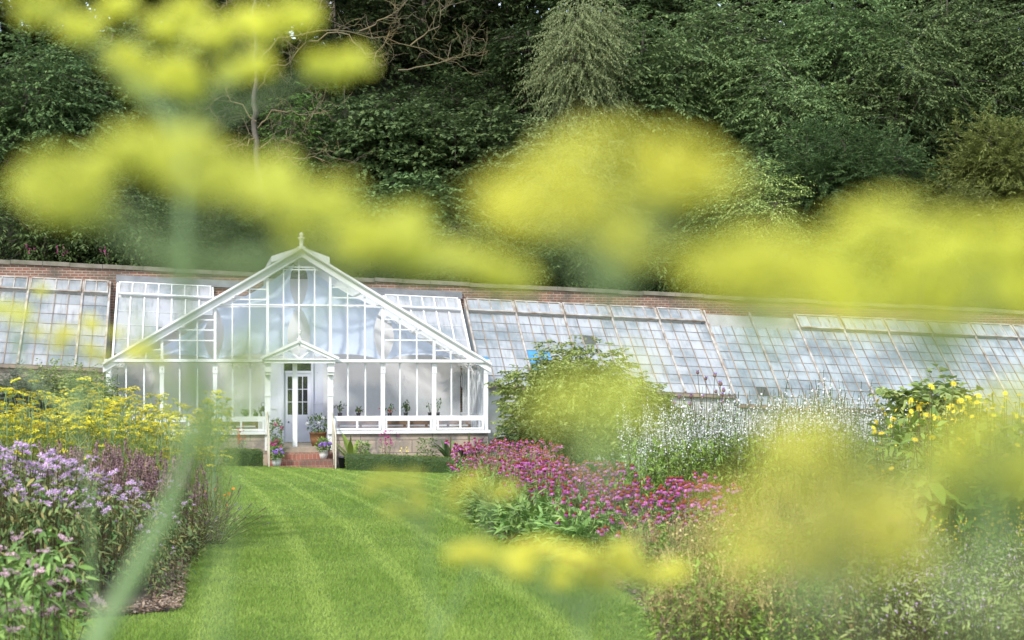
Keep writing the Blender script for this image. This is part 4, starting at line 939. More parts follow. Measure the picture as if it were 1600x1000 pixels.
# ------------------------------------------------------------------ border plants
def proto(g, name, mats, smooth=False): return g.mesh(name, mats, smooth)
def clump(label_for, name, cat, group, spots, build, nproto=4, first_label=None):
    """build(k) -> list of (part name, mesh, loc, rotz, scale, [sub-parts]); spots: (px, depth, scale)"""
    protos = [build(k) for k in range(nproto)]
    out = []
    for i, (px, t, sc) in enumerate(spots):
        p = ground(px, t); rz = rng.uniform(0, 2*math.pi)
        o = thing(name, label_for(i, px, t), cat, tuple(p+np.array([0, 0, .0])), group, rz, sc)
        for nm, me, loc, rot, s, subs in protos[i % nproto]:
            c = sub(nm, me, o, loc, rot, s)
            for sn, sm, sl in subs: sub(sn, sm, c, sl)
        out.append(o)
    return out
UP = np.array([0, 0, 1.])
def foliage(g, n, r, h, L, W, m=0, low=0.0, up=.35, curl=.25, narrow=True):
    a = rng.uniform(0, 2*math.pi, n); rr = r*np.sqrt(rng.random(n)); z = low+(h-low)*rng.random(n)**.9
    rr = rr*(1-.25*(z/h))
    P = np.stack([rr*np.cos(a), rr*np.sin(a), z], -1); D = np.stack([np.cos(a), np.sin(a), np.full(n, up)], -1)+rng.normal(size=(n, 3))*.45
    sz = rng.uniform(.65, 1.25, n)
    (blades if narrow else leaves)(g, P, D, UP+rng.normal(size=(n, 3))*.35, L*sz, W*sz, m, curl)
def stemset(g, tips, r=.004, m=1, spread=.45, base=0):
    tips = np.atleast_2d(tips); B = tips*np.array([spread, spread, 0])+np.array([0, 0, base]); Mid = (B+tips)/2+np.stack([tips[:, 0]*-.12, tips[:, 1]*-.12, tips[:, 2]*.08], -1)+rng.normal(size=tips.shape)*.02
    stems(g, B, Mid, tips, r*1.2, r*.7, 4, 4, m)

# --- purple coneflowers
def coneflower_flower(k):
    g = Geo(); n = rng.integers(12, 16); a = np.arange(n)*2*math.pi/n+rng.uniform(-.1, .1, n); dr = rng.uniform(.45, 1.1)
    D = np.stack([np.cos(a), np.sin(a), -dr+rng.uniform(-.15, .15, n)], -1); P = np.stack([np.cos(a)*.010, np.sin(a)*.010, np.zeros(n)], -1)
    blades(g, P, D, UP+rng.normal(size=(n, 3))*.1, rng.uniform(.038, .05, n), .014, 0, .3, 3)
    c = Geo(); pr = [(.001, -.004), (.017, -.002), (.0235, .008), (.0215, .02), (.014, .030), (.001, .034)]; lathe(c, pr, (0, 0, 0), 9)
    q = rng.uniform(0, 2*math.pi, 40); z = rng.uniform(0, 1, 40); octas(c, np.stack([(.0225*np.sqrt(1-z*z*.8))*np.cos(q), (.0225*np.sqrt(1-z*z*.8))*np.sin(q), .003+.029*z], -1), .0032)
    return g.mesh('petals', LM['pinkpetal']), c.mesh('cone', LM['cone'])
CF = [coneflower_flower(k) for k in range(4)]
def coneflower(k):
    out = []; g = Geo(); n = 13; a = rng.uniform(0, 2*math.pi, n); r = .29*np.sqrt(rng.random(n))
    tips = np.stack([r*np.cos(a), r*np.sin(a), 1-.5*rng.random(n)**1.5], -1); stemset(g, tips-np.array([0, 0, .003]), .0035)
    foliage(g, 130, .26, .52, .14, .036, 0, .02, .5, .35); foliage(g, 40, .2, .75, .09, .02, 0, .4, .3, .4)
    out.append(('foliage', g.mesh('coneflower_foliage', [LM['perennial'], LM['stem']]), (0, 0, 0), (0, 0, 0), 1, []))
    for t in tips:
        p, c = CF[rng.integers(4)]; out.append(('flower', p, tuple(t), (rng.normal()*.28, rng.normal()*.28, rng.uniform(0, 6)), rng.uniform(.8, 1.2), [('cone', c, (0, 0, 0))]))
    return out
far = [(px+rng.uniform(-8, 8), t, (.98 if t > 27.5 else .85)*rng.uniform(.92, 1.08)) for t in (26.5, 28, 29.4, 30.8, 32.2) for px in np.arange(722+(32.2-t)*1, 862, 26)]
mid = [(px+rng.uniform(-9, 9), t, .80*rng.uniform(.9, 1.1)) for t, lo, hi in ((18.3, 835, 985), (19.4, 815, 990), (20.6, 800, 985), (22, 800, 960), (23.6, 800, 930), (25, 795, 890)) for px in np.arange(lo, hi, 33)]
near = [(px+rng.uniform(-10, 10), t, .74*rng.uniform(.9, 1.1)) for t, lo, hi in ((13.5, 985, 1120), (14.3, 945, 1140), (15.3, 905, 1150), (16.3, 900, 1150), (17.3, 880, 1130)) for px in np.arange(lo, hi, 38)]
clump(lambda i, px, t: 'purple coneflower clump in the far drift beside the box hedge', 'coneflower_plant', 'coneflowers', 'coneflowers of the far drift', far, coneflower, 5)
clump(lambda i, px, t: 'purple coneflower clump in the middle drift bordering the lawn', 'coneflower_plant', 'coneflowers', 'coneflowers of the middle drift', mid, coneflower, 5)
clump(lambda i, px, t: 'purple coneflower clump in the near drift above the dry seedheads', 'coneflower_plant', 'coneflowers', 'coneflowers of the near drift', near, coneflower, 5)
def skirt(k):
    g = Geo(); foliage(g, 150, .24, .36, .15, .04, 0, .02, .55, .4); foliage(g, 40, .24, .5, .12, .03, 0, .2, .7, .3)
    return [('foliage', g.mesh('leafy_foliage', [LM['perennial'], LM['stem']]), (0, 0, 0), (0, 0, 0), 1, [])]
sk = [(px+rng.uniform(-8, 8), t, rng.uniform(.8, 1.15)) for t in np.arange(15.2, 26, .75) for px in (right_edge(t)+14, right_edge(t)+46)]
clump(lambda i, px, t: 'leafy green perennial without flowers along the right lawn edge', 'leafy_perennial', 'perennial', 'leafy plants edging the right bed', sk, skirt, 4)

# --- wild bergamot (lilac)
def bergamot_flower(k):
    g = Geo(); n = 34; a = rng.uniform(0, 2*math.pi, n); e = rng.uniform(-.1, 1.1, n)
    D = np.stack([np.cos(a)*np.cos(e), np.sin(a)*np.cos(e), np.sin(e)], -1); blades(g, D*.006, D, UP+rng.normal(size=(n, 3))*.3, rng.uniform(.022, .034, n), .0065, 0, .35, 2)
    octas(g, [(0, 0, .002)], .010, 1); a = np.arange(7)*.9; blades(g, np.zeros((7, 3)), np.stack([np.cos(a), np.sin(a), np.full(7, -.35)], -1), UP, .03, .012, 1, .2, 2)
    return g.mesh('bergamot_flower', [LM['lilac'], LM['lime']])
BF = [bergamot_flower(k) for k in range(4)]
def bergamot(nf, h):
    def b(k):
        g = Geo(); n = nf; a = rng.uniform(0, 2*math.pi, n); r = .3*np.sqrt(rng.random(n)); tips = np.stack([r*np.cos(a), r*np.sin(a), h*rng.uniform(.86, 1.04, n)], -1); stemset(g, tips, .003, 1, .6)
        foliage(g, 230, .30, h*.93, .085, .024, 0, .12, -.1, .5)
        out = [('foliage', g.mesh('bergamot_foliage', [LM['bergamot'], LM['darkstem']]), (0, 0, 0), (0, 0, 0), 1, [])]
        for t in tips: out.append(('flower', BF[rng.integers(4)], tuple(t), (rng.normal()*.25, rng.normal()*.25, rng.uniform(0, 6)), rng.uniform(.85, 1.2), []))
        return out
    return b
bt = lambda px: np.interp(px, [-60, 60, 120, 190], [1.16, 1.13, 1.02, .82])
bs = [(px+rng.uniform(-12, 12), t, bt(px)*rng.uniform(.92, 1.05)*(.84 if t < 12.4 else 1.)) for t in (11.9, 12.6, 13.3, 14.0) for px in np.arange(-70, 185 if t > 12 else 170, 42)]
clump(lambda i, px, t: 'lilac wild bergamot clump in the mass at the lower left', 'bergamot_plant', 'bergamot', 'wild bergamot mass', bs, bergamot(13, 1.0), 5)
bs = [(px, t, s) for px, t, s in ((205, 14.6, .62), (228, 13.8, .7), (250, 14.6, .78), (268, 13.4, .62), (285, 14.9, .66), (232, 12.5, .55), (252, 12.2, .42), (215, 12.9, .66))]
clump(lambda i, px, t: 'shorter sparse bergamot beside the blurred fennel stem', 'bergamot_plant', 'bergamot', 'short bergamot clumps at the lawn edge', bs, bergamot(7, 1.0), 4)

# --- hyssop with brownish mauve spikes
def spike(k, mat, L, r, n):
    g = Geo(); z = rng.random(n)*L; a = rng.uniform(0, 2*math.pi, n); rr = r*np.sin(np.clip(z/L*.85+.15, 0, 1)*math.pi)**.5
    cards(g, np.stack([rr*np.cos(a), rr*np.sin(a), z], -1), rng.uniform(.5, 1.1, n)*r*.55, 0, np.stack([np.cos(a), np.sin(a), np.full(n, .4)], -1)); tube(g, [(0, 0, -.02), (0, 0, L*.95)], .003, 4, 1)
    return g.mesh('spike', [LM[mat], LM['darkstem']])
HS = [spike(k, 'mauve', .10, .014, 55) for k in range(4)]
def hyssop(k):
    g = Geo(); n = 16; a = rng.uniform(0, 2*math.pi, n); r = .26*np.sqrt(rng.random(n)); tips = np.stack([r*np.cos(a), r*np.sin(a), rng.uniform(.62, .92, n)], -1); stemset(g, tips, .003, 1, .5)
    foliage(g, 170, .27, .75, .055, .022, 0, .1, 0, .4)
    cards(g, np.stack([rng.normal(size=120)*.13, rng.normal(size=120)*.13, rng.uniform(.35, .8, 120)], -1), .012, 2)
    out = [('foliage', g.mesh('hyssop_foliage', [LM['bergamot'], LM['darkstem'], LM['mauve']]), (0, 0, 0), (0, 0, 0), 1, [])]
    for t in tips: out.append(('flower_spike', HS[rng.integers(4)], tuple(t), (rng.normal()*.15, rng.normal()*.15, 0), rng.uniform(.8, 1.3), []))
    return out
hs = [(px+rng.uniform(-6, 6), t, np.interp(px, [100, 200, 300], [1.12, 1.1, .95])*rng.uniform(.9, 1.05)) for t in (15.4, 16.2, 17) for px in np.arange(95 if t > 16 else 180, 300, 27)]
clump(lambda i, px, t: 'faded mauve hyssop with brown spikes in front of the yellow fennel', 'hyssop_plant', 'hyssop', 'faded hyssop mass', hs, hyssop, 4)
# --- lavender mound at the lawn edge
LS = [spike(k, 'mauve', .06, .007, 26) for k in range(3)]
LV = [spike(k, 'violet', .05, .006, 16) for k in range(2)]
def lavender(k):
    g = Geo(); n = 70; a = rng.uniform(0, 2*math.pi, n); e = np.arccos(rng.uniform(.25, 1, n)); R0 = rng.uniform(.5, .68, n)
    tips = np.stack([np.sin(e)*np.cos(a)*R0, np.sin(e)*np.sin(a)*R0, np.cos(e)*R0*1.0+.05], -1); stemset(g, tips, .0022, 1, .15)
    foliage(g, 420, .38, .42, .07, .009, 0, .03, .7, .2)
    out = [('foliage', g.mesh('lavender_foliage', [LM['bluegreen'], LM['darkstem']]), (0, 0, 0), (0, 0, 0), 1, [])]
    for i, t in enumerate(tips[:60]):
        d = Vector(t).normalized(); q = Vector((0, 0, 1)).rotation_difference(d).to_euler(); out.append(('flower_spike', (LS if i % 5 else LV)[i % 2], tuple(t), tuple(q), rng.uniform(.8, 1.3), []))
    return out
clump(lambda i, px, t: ['mauve lavender mound hanging over the lawn at its left edge', 'brownish lavender mound set back among the fading hyssop', 'small lavender mound by the mulch patch'][i], 'lavender_bush', 'lavender', None, [(336, 17.6, 1.0), (305, 17.0, .95), (292, 16.0, .7)], lavender, 2)
# --- fennel in the middle distance
def umbel_small(k):
    g = Geo(); n = 14; a = rng.uniform(0, 2*math.pi, n); r = .055*np.sqrt(rng.random(n)); T_ = np.stack([r*np.cos(a), r*np.sin(a), .045-r*r*3+rng.normal(size=n)*.003], -1)
    stems(g, np.zeros((n, 3)), T_*np.array([.4, .4, .6]), T_, .0014, .001, 2, 3, 1)
    P = np.repeat(T_, 9, 0)+rng.normal(size=(9*n, 3))*np.array([.008, .008, .003]); cards(g, P, rng.uniform(.004, .0075, len(P)), 0, np.tile(UP, (len(P), 1)))
    return g.mesh('umbel', [LM['umbel'], LM['fstem']])
US = [umbel_small(k) for k in range(4)]
def fennel_mid(k):
    g = Geo(); out = []; ns = 5; a = rng.uniform(0, 2*math.pi, ns); r = .22*np.sqrt(rng.random(ns)); tops = np.stack([r*np.cos(a), r*np.sin(a), rng.uniform(1.25, 1.6, ns)], -1); stemset(g, tops, .006, 1, .5)
    um = []
    for tp in tops:
        um.append(tp)
        for j in range(5):
            s = rng.uniform(.5, .92); p = tp*np.array([.5+.5*s, .5+.5*s, s]); an = rng.uniform(0, 2*math.pi); e = p+np.array([math.cos(an)*.13, math.sin(an)*.13, rng.uniform(.12, .26)])
            stems(g, p, (p+e)/2+np.array([math.cos(an)*.04, math.sin(an)*.04, -.02]), e, .0035, .002, 3, 3, 1); um.append(e)
    n = 520; aa = rng.uniform(0, 2*math.pi, n); rr = .3*np.sqrt(rng.random(n)); P = np.stack([rr*np.cos(aa), rr*np.sin(aa), rng.uniform(.05, 1.25, n)**1.0], -1)
    blades(g, P, rng.normal(size=(n, 3))*.6+np.array([0, 0, .6]), rnd_dir(n), rng.uniform(.07, .2, n), .006, 0, .3, 2)
    out.append(('foliage', g.mesh('fennel_foliage', [LM['fennel'], LM['fstem']]), (0, 0, 0), (0, 0, 0), 1, []))
    for u in um: out.append(('umbel', US[rng.integers(4)], tuple(u), (rng.normal()*.2, rng.normal()*.2, rng.uniform(0, 6)), rng.uniform(.75, 1.35), []))
    return out
fs = [(px+rng.uniform(-9, 9), t, np.interp(px, [-60, 0, 120, 250, 345], [1.0, 1.0, .98, 1.03, .92])*rng.uniform(.86, 1.1)) for t in (17.8, 18.8, 19.8, 21) for px in np.arange(-60, 342, 38)]
clump(lambda i, px, t: 'yellow flowering fennel clump in the mass left of the lawn', 'fennel_plant', 'fennel', 'yellow fennel behind the bergamot', fs, fennel_mid, 5)
# --- marigolds
def marigold(k):
    g = Geo(); n = 7; tips = np.stack([rng.normal(size=n)*.1, rng.normal(size=n)*.1, rng.uniform(.3, .62, n)], -1); stemset(g, tips, .0025, 1, .5); foliage(g, 40, .12, .35, .06, .018, 0)
    out = [('foliage', g.mesh('marigold_foliage', [LM['perennial'], LM['stem']]), (0, 0, 0), (0, 0, 0), 1, [])]
    for t in tips:
        f = Geo(); a = np.arange(10)*.63; leaves(f, np.zeros((10, 3)), np.stack([np.cos(a), np.sin(a), np.full(10, .25)], -1), UP, .024, .012, 0); out.append(('flower', f.mesh('marigold_flower', LM['orange']), tuple(t), (rng.normal()*.4-.3, rng.normal()*.4, 0), 1, []))
    return out
clump(lambda i, px, t: ['orange marigold standing above the lavender mound', 'orange marigold at the fennel edge by the lawn'][i], 'marigold_plant', 'marigold', None, [(343, 18.6, 1.05), (352, 19.6, 1.0)], marigold, 2)
# --- pink hemp agrimony
def agri_head(k):
    g = Geo(); n = 9; c = np.stack([rng.normal(size=n)*.028, rng.normal(size=n)*.028, rng.normal(size=n)*.008+.03], -1); stems(g, np.zeros((n, 3)), c*np.array([.6, .6, .4]), c, .0018, .0014, 2, 3, 1)
    P = np.repeat(c, 26, 0)+rng.normal(size=(26*n, 3))*np.array([.010, .010, .006]); cards(g, P, rng.uniform(.0035, .006, len(P)), 0); return g.mesh('agrimony_head', [LM['palepink'], LM['darkstem']])
AH = [agri_head(k) for k in range(4)]
def agrimony(k):
    g = Geo(); n = 5; a = rng.uniform(0, 2*math.pi, n); r = .24*np.sqrt(rng.random(n)); tips = np.stack([r*np.cos(a), r*np.sin(a), rng.uniform(.45, .85, n)], -1); stemset(g, tips, .0035, 1, .35)
    foliage(g, 130, .25, .8, .085, .026, 0, .08, .0, .45)
    out = [('foliage', g.mesh('agrimony_foliage', [LM['perennial'], LM['darkstem']]), (0, 0, 0), (0, 0, 0), 1, [])]
    for t in tips: out.append(('flower_head', AH[rng.integers(4)], tuple(t), (rng.normal()*.2, rng.normal()*.2, rng.uniform(0, 6)), rng.uniform(.5, .9), []))
    return out
ag = [(-10, 8.6, .9), (25, 8.3, .86), (55, 8.7, .82), (85, 8.5, .93), (35, 9.0, .8), (70, 9.05, 1.0), (100, 8.9, .7), (5, 8.0, .72), (-35, 8.3, .9)]
clump(lambda i, px, t: 'pale pink hemp agrimony in the bottom left corner', 'agrimony_plant', 'agrimony', 'pink hemp agrimony clumps', ag, agrimony, 4)
def dryhead(k):
    g = Geo(); n = 130; d = rnd_dir(n); d[:, 2] = np.abs(d[:, 2]); P = d*np.array([.075, .075, .055])*rng.uniform(.8, 1, (n, 1)); stems(g, np.zeros((n, 3))-np.array([0, 0, .05]), P*.5, P, .0014, .001, 2, 3, 1)
    cards(g, np.repeat(P, 5, 0)+rng.normal(size=(5*n, 3))*.006, .0048, 0); g2 = Geo(); stems(g2, [(0, 0, 0)], [(.02, 0, .25)], [(0, 0, .46)], .006, .004, 4, 5, 0); foliage(g2, 40, .18, .35, .09, .05, 1)
    return [('stem', g2.mesh('dryhead_stem', [LM['darkstem'], LM['perennial']]), (0, 0, 0), (0, 0, 0), 1, []), ('seedhead', g.mesh('seedhead', [LM['drypink'], LM['darkstem']]), (0, 0, .48), (0, 0, 0), 1, [])]
clump(lambda i, px, t: ['faded pinkish brown seedhead low in front of the agrimony', 'second faded seedhead in the very bottom left corner', 'faded seedhead cut by the bottom edge left of the fennel stem'][i], 'seedhead_plant', 'seedhead', None, [(112, 7.4, .74), (18, 6.9, .74), (62, 6.6, .6)], dryhead, 2)

# --- white flowered border plant
def wspike(k):
    g = Geo(); n = 21; z = rng.random(n)**.8*.45; a = rng.uniform(0, 2*math.pi, n); rr = .035*(1.15-z/.45); P = np.stack([rr*np.cos(a), rr*np.sin(a), z], -1)
    N_ = np.stack([np.cos(a), np.sin(a), np.full(n, .4)], -1); cards(g, P, rng.uniform(.005, .0095, n), 0, N_); cards(g, P+rng.normal(size=P.shape)*.004, rng.uniform(.005, .008, n), 0, N_)
    q = rng.random(30)*.5; leaves(g, np.stack([np.zeros(30), np.zeros(30), q-.08], -1), rnd_dir(30)*np.array([1, 1, .3]), UP, .035, .010, 2); tube(g, [(0, 0, -.1), (0, 0, .5)], .0025, 4, 1)
    return g.mesh('white_spike', [LM['white'], LM['stem'], LM['perennial']])
WS = [wspike(k) for k in range(5)]
def whiteplant(k):
    g = Geo(); n = 11; a = rng.uniform(0, 2*math.pi, n); r = .36*np.sqrt(rng.random(n)); tips = np.stack([r*np.cos(a), r*np.sin(a), rng.uniform(.78, 1.15, n)], -1); stemset(g, tips, .004, 1, .5)
    foliage(g, 480, .36, 1.08, .075, .02, 0, .05, .1, .4)
    out = [('foliage', g.mesh('white_plant_foliage', [LM['lime'], LM['stem']]), (0, 0, 0), (0, 0, 0), 1, [])]
    for t in tips: out.append(('flower_spike', WS[rng.integers(5)], tuple(t), (t[1]*-.5+rng.normal()*.12, t[0]*.5+rng.normal()*.12, rng.uniform(0, 6)), rng.uniform(.85, 1.2), []))
    return out
wh = lambda px: np.interp(px, [990, 1050, 1150, 1250, 1320, 1400], [1.02, 1.06, 1.10, 1.18, 1.17, 1.0])
ws = [(px+rng.uniform(-9, 9), t, wh(px)*rng.uniform(.9, 1.06)*.97) for t in (18.8, 19.8, 20.9, 22, 23.2) for px in np.arange(1010, 1400, 36)]
clump(lambda i, px, t: 'tall white flowered spire plant in the mass right of centre', 'white_spire_plant', 'white flowers', 'white flowered spires', ws, whiteplant, 5)
# --- thistles behind
def thistle(k):
    g = Geo(); n = 6; tips = np.stack([rng.normal(size=n)*.22, rng.normal(size=n)*.15, rng.uniform(1.7, 2.25, n)], -1); stemset(g, tips, .007, 1, .4); foliage(g, 90, .35, 1.5, .3, .06, 0, .1, .3, .5)
    out = [('foliage', g.mesh('thistle_foliage', [LM['bluegreen'], LM['stem']]), (0, 0, 0), (0, 0, 0), 1, [])]
    for t in tips:
        f = Geo(); lathe(f, [(.001, -.04), (.03, -.035), (.045, 0), (.035, .035), (.02, .045)], (0, 0, 0), 9, 1); a = rng.uniform(0, 6.3, 40); leaves(f, np.stack([.02*np.cos(a), .02*np.sin(a), np.full(40, .035)], -1), np.stack([np.cos(a)*.5, np.sin(a)*.5, np.full(40, 1.)], -1), rnd_dir(40), .04, .008, 0)
        out.append(('flower_head', f.mesh('thistle_head', [LM['violet'], LM['mauve']]), tuple(t), (rng.normal()*.2, rng.normal()*.2, 0), rng.uniform(.55, .85), []))
    return out
clump(lambda i, px, t: ['brown headed cardoon rising between the bush and the white spires', 'taller cardoon just right of the other above the white spires', 'cardoon half hidden behind the white spires'][i], 'cardoon_plant', 'cardoon', None, [(1078, 26, .94), (1108, 26.5, 1.0), (1140, 26, .9)], thistle, 3)
# --- tall yellow daisies with big leaves
def yflower(k):
    g = Geo(); a = np.arange(13)*2*math.pi/13; blades(g, np.zeros((13, 3)), np.stack([np.cos(a), np.sin(a), np.full(13, .05)], -1), UP, .032, .009, 0, .15, 2); octas(g, [(0, 0, .004)], .009, 0); return g.mesh('yellow_daisy', [LM['yellow'], LM['orange']])
YD = [yflower(k) for k in range(2)]
def elecampane(k):
    g = Geo(); n = 9; a = rng.uniform(0, 2*math.pi, n); r = .3*np.sqrt(rng.random(n)); tips = np.stack([r*np.cos(a), r*np.sin(a), rng.uniform(1.0, 1.6, n)], -1); stemset(g, tips, .006, 1, .5)
    foliage(g, 70, .3, .8, .32, .11, 0, .05, .4, .45); foliage(g, 110, .32, 1.35, .17, .05, 0, .4, .3, .4)
    out = [('foliage', g.mesh('elecampane_foliage', [LM['lime'], LM['stem']]), (0, 0, 0), (0, 0, 0), 1, [])]
    for t in tips:
        for j in range(1): out.append(('flower', YD[rng.integers(2)], tuple(t+rng.normal(size=3)*.04*j), (rng.normal()*.5+.5, rng.normal()*.4, 0), rng.uniform(.9, 1.3), []))
    return out
es = [(px+rng.uniform(-12, 12), t, np.interp(px, [1360, 1450, 1650], [.86, 1.0, 1.0])*rng.uniform(.9, 1.08)) for t in (14.6, 15.8, 17, 18.4) for px in np.arange(1400, 1660, 42)]
clump(lambda i, px, t: 'tall yellow daisy plant with broad leaves at the right edge', 'yellow_daisy_plant', 'yellow daisies', 'tall yellow daisies', es, elecampane, 4)
# --- dry seedhead perennials, front of the right bed
def dryplant(k):
    g = Geo(); n = 19; a = rng.uniform(0, 2*math.pi, n); r = .27*np.sqrt(rng.random(n)); tips = np.stack([r*np.cos(a), r*np.sin(a), rng.uniform(.4, .72, n)], -1); stemset(g, tips, .002, 1, .55)
    foliage(g, 420, .28, .56, .045, .016, 0, .02, .2, .35)
    q = Geo()
    for t in tips:
        m = 15; s = rng.random(m); cards(q, t*np.array([1, 1, .62])+t*np.array([0, 0, .42])*s[:, None]+rng.normal(size=(m, 3))*np.array([.010, .010, .004]), rng.uniform(.004, .009, m), 0)
        b = t*np.array([.95, .95, .72]); e = b+np.stack([rng.normal(size=6)*.05, rng.normal(size=6)*.05, rng.uniform(.06, .14, 6)], -1); stems(q, np.tile(b, (6, 1)), (b+e)/2, e, .0016, .001, 2, 3, 0)
    g.merge(q, mm={0: 2}); return [('foliage', g.mesh('dry_plant_foliage', [LM['lime'], LM['dustem'], LM['dry']]), (0, 0, 0), (0, 0, 0), 1, [])]
ds = [(px+rng.uniform(-12, 12), t, rng.uniform(.85, 1.12)*np.interp(t, [8.6, 12], [.95, 1.0])) for t, lo, hi in ((8.9, 1062, 1330), (9.7, 1050, 1330), (10.5, 1045, 1380), (11.4, 1040, 1420), (12.4, 1030, 1460)) for px in np.arange(lo, hi, 50)]
clump(lambda i, px, t: 'straw coloured seedhead perennial at the lawn corner lower right', 'dry_perennial', 'dry perennial', 'dry seedhead perennials', ds, dryplant, 5)
# --- brown airy grass behind them
def airy(k):
    g = Geo(); n = 45; a = rng.uniform(0, 2*math.pi, n); r = .42*np.sqrt(rng.random(n)); tips = np.stack([r*np.cos(a), r*np.sin(a), rng.uniform(.6, 1.05, n)], -1); stemset(g, tips, .0015, 1, .25)
    blades(g, rng.normal(size=(120, 3))*np.array([.06, .06, 0]), np.concatenate([rng.normal(size=(120, 2))*.5, np.ones((120, 1))], 1), rnd_dir(120), rng.uniform(.3, .6, 120), .006, 2, .4, 4)
    P = np.repeat(tips, 12, 0)+rng.normal(size=(12*n, 3))*np.array([.03, .03, .07]); cards(g, P, rng.uniform(.003, .007, len(P)), 0)
    return [('foliage', g.mesh('airy_grass', [LM['dry'], LM['dry'], LM['fennel']]), (0, 0, 0), (0, 0, 0), 1, [])]
gs = [(px+rng.uniform(-9, 9), t, rng.uniform(.7, .9)) for t in (12.8, 13.6) for px in np.arange(1200, 1420, 52)]+[(px, t, .95) for px, t in ((812, 24.6), (836, 24.0), (790, 25.4), (770, 26.0), (855, 23.2))]
clump(lambda i, px, t: 'airy brown grass clump behind the dry perennials' if t < 20 else 'airy pinkish grass clump between the far and middle coneflowers', 'ornamental_grass', 'grass clump', 'airy brown grasses', gs, airy, 4)
# --- catmint with tiny lilac flowers, bottom right
def catmint(k):
    g = Geo(); n = 60; a = rng.uniform(0, 2*math.pi, n); r = .36*np.sqrt(rng.random(n)); tips = np.stack([r*np.cos(a), r*np.sin(a), rng.uniform(.38, .62, n)], -1); stemset(g, tips, .0018, 1, .4)
    foliage(g, 420, .36, .54, .045, .013, 0, .02, .4, .3); P = np.repeat(tips, 2, 0)+rng.normal(size=(2*n, 3))*np.array([.02, .02, .05]); cards(g, P, rng.uniform(.003, .006, len(P)), 2)
    return [('foliage', g.mesh('catmint_foliage', [LM['bluegreen'], LM['stem'], LM['lilac']]), (0, 0, 0), (0, 0, 0), 1, [])]
cs = [(px+rng.uniform(-15, 15), t, rng.uniform(.85, 1.1)) for t in (8.1, 9.0, 9.9, 10.8) for px in np.arange(1380, 1680, 66)]
clump(lambda i, px, t: 'grey green catmint with tiny lilac flowers in the bottom right corner', 'catmint_plant', 'catmint', 'catmint clumps', cs, catmint, 4)
def goldlow(k):
    g = Geo(); n = 18; tips = np.stack([rng.normal(size=n)*.15, rng.normal(size=n)*.15, rng.uniform(.4, .65, n)], -1); stemset(g, tips, .002, 1, .5); foliage(g, 120, .22, .5, .05, .022, 0)
    P = np.repeat(tips, 4, 0)+rng.normal(size=(4*n, 3))*.022; cards(g, P, rng.uniform(.006, .010, len(P)), 2)
    return [('foliage', g.mesh('golden_plant', [LM['lime'], LM['stem'], LM['yellow']]), (0, 0, 0), (0, 0, 0), 1, [])]
clump(lambda i, px, t: 'low golden yellow flowered plant between catmint and tall daisies', 'golden_plant', 'golden plant', 'low golden plants', [(px, t, 1.0) for px, t in ((1500, 11.8), (1545, 12.2), (1590, 11.9), (1520, 12.8), (1570, 13.0), (1620, 12.4))], goldlow, 3)
# brown flat seedheads among them
clump(lambda i, px, t: ['flat brown seedhead at the right of the dry perennials', 'rusty brown seedhead beside the airy grass'][i], 'seedhead_plant', 'seedhead', None, [(1365, 11.2, 1.1), (1392, 11.8, 1.2)], dryhead, 2)

# --- small plants along the plinth
def plinthplant(name, label, px, Y, build, h):
    X = X_at(px, Y); o = thing(name, label, 'plant', (X, Y, Gz(X, Y)), 'plants along the conservatory plinth')
    for nm, g, mats in build(h): sub(nm, g.mesh(nm, mats), o)
def pp_flower(mat, n=12, fl='perennial'):
    def b(h):
        g = Geo(); tips = np.stack([rng.normal(size=n)*.22, rng.normal(size=n)*.1, h*rng.uniform(.7, 1.1, n)], -1); stemset(g, tips, .003, 1, .4); foliage(g, 90, .22, h*.75, .09, .03, 0)
        cards(g, np.repeat(tips, 7, 0)+rng.normal(size=(7*n, 3))*np.array([.025, .025, .05]), .022, 2); return [('foliage', g, [LM[fl], LM['darkstem'], LM[mat]])]
    return b
def pp_mound(mat, r=.3):
    def b(h):
        g = Geo(); foliage(g, 420, r, h, .09, .04, 0, .05, .3, .3); return [('foliage', g, [LM[mat], LM['stem']])]
    return b
def pp_canna(mat, n=7):
    def b(h):
        g = Geo(); a = rng.uniform(0, 6.3, n); blades(g, np.stack([np.cos(a)*.03, np.sin(a)*.03, rng.uniform(.1, .35, n)*h], -1), np.stack([np.cos(a)*.7, np.sin(a)*.4, np.full(n, 1.1)], -1), np.stack([-np.cos(a), -np.sin(a), np.full(n, .5)], -1), h*rng.uniform(.5, .75, n), h*.17, 0, .25, 6); tube(g, [(0, 0, 0), (0, 0, h*.9)], .02, 6, 1); return [('foliage', g, [LM[mat], LM['stem']])]
    return b
plinthplant('red_salvia', 'red flowered plant behind the short left box hedge', 375, 45.6, pp_flower('redflower'), 1.0)
plinthplant('yellowing_plant', 'yellowing broad leaved plant at the plinth next to the right handrail', 548, 45.5, pp_canna('lime', 6), 1.05)
plinthplant('drooping_plant', 'drooping green plant second along the right plinth', 567, 45.5, pp_mound('perennial', .22), .8)
plinthplant('pink_salvia', 'magenta flowered salvia in the middle of the right plinth', 604, 45.5, pp_flower('magenta', 16), 1.0)
plinthplant('orange_squash', 'pale green plant with a yellow flower before the green mound', 643, 45.5, pp_flower('yellow', 2, 'lime'), .62)
plinthplant('mint_mound', 'rounded leafy green mound against the plinth', 668, 45.6, pp_mound('mid', .36), .95)
plinthplant('canna_plant', 'green canna with paddle leaves near the plinth end', 704, 45.5, pp_canna('sycamore', 8), 1.1)
plinthplant('dark_canna', 'dark purple leaved canna at the corner of the plinth', 733, 45.4, pp_canna('purpleleaf', 7), 1.25)
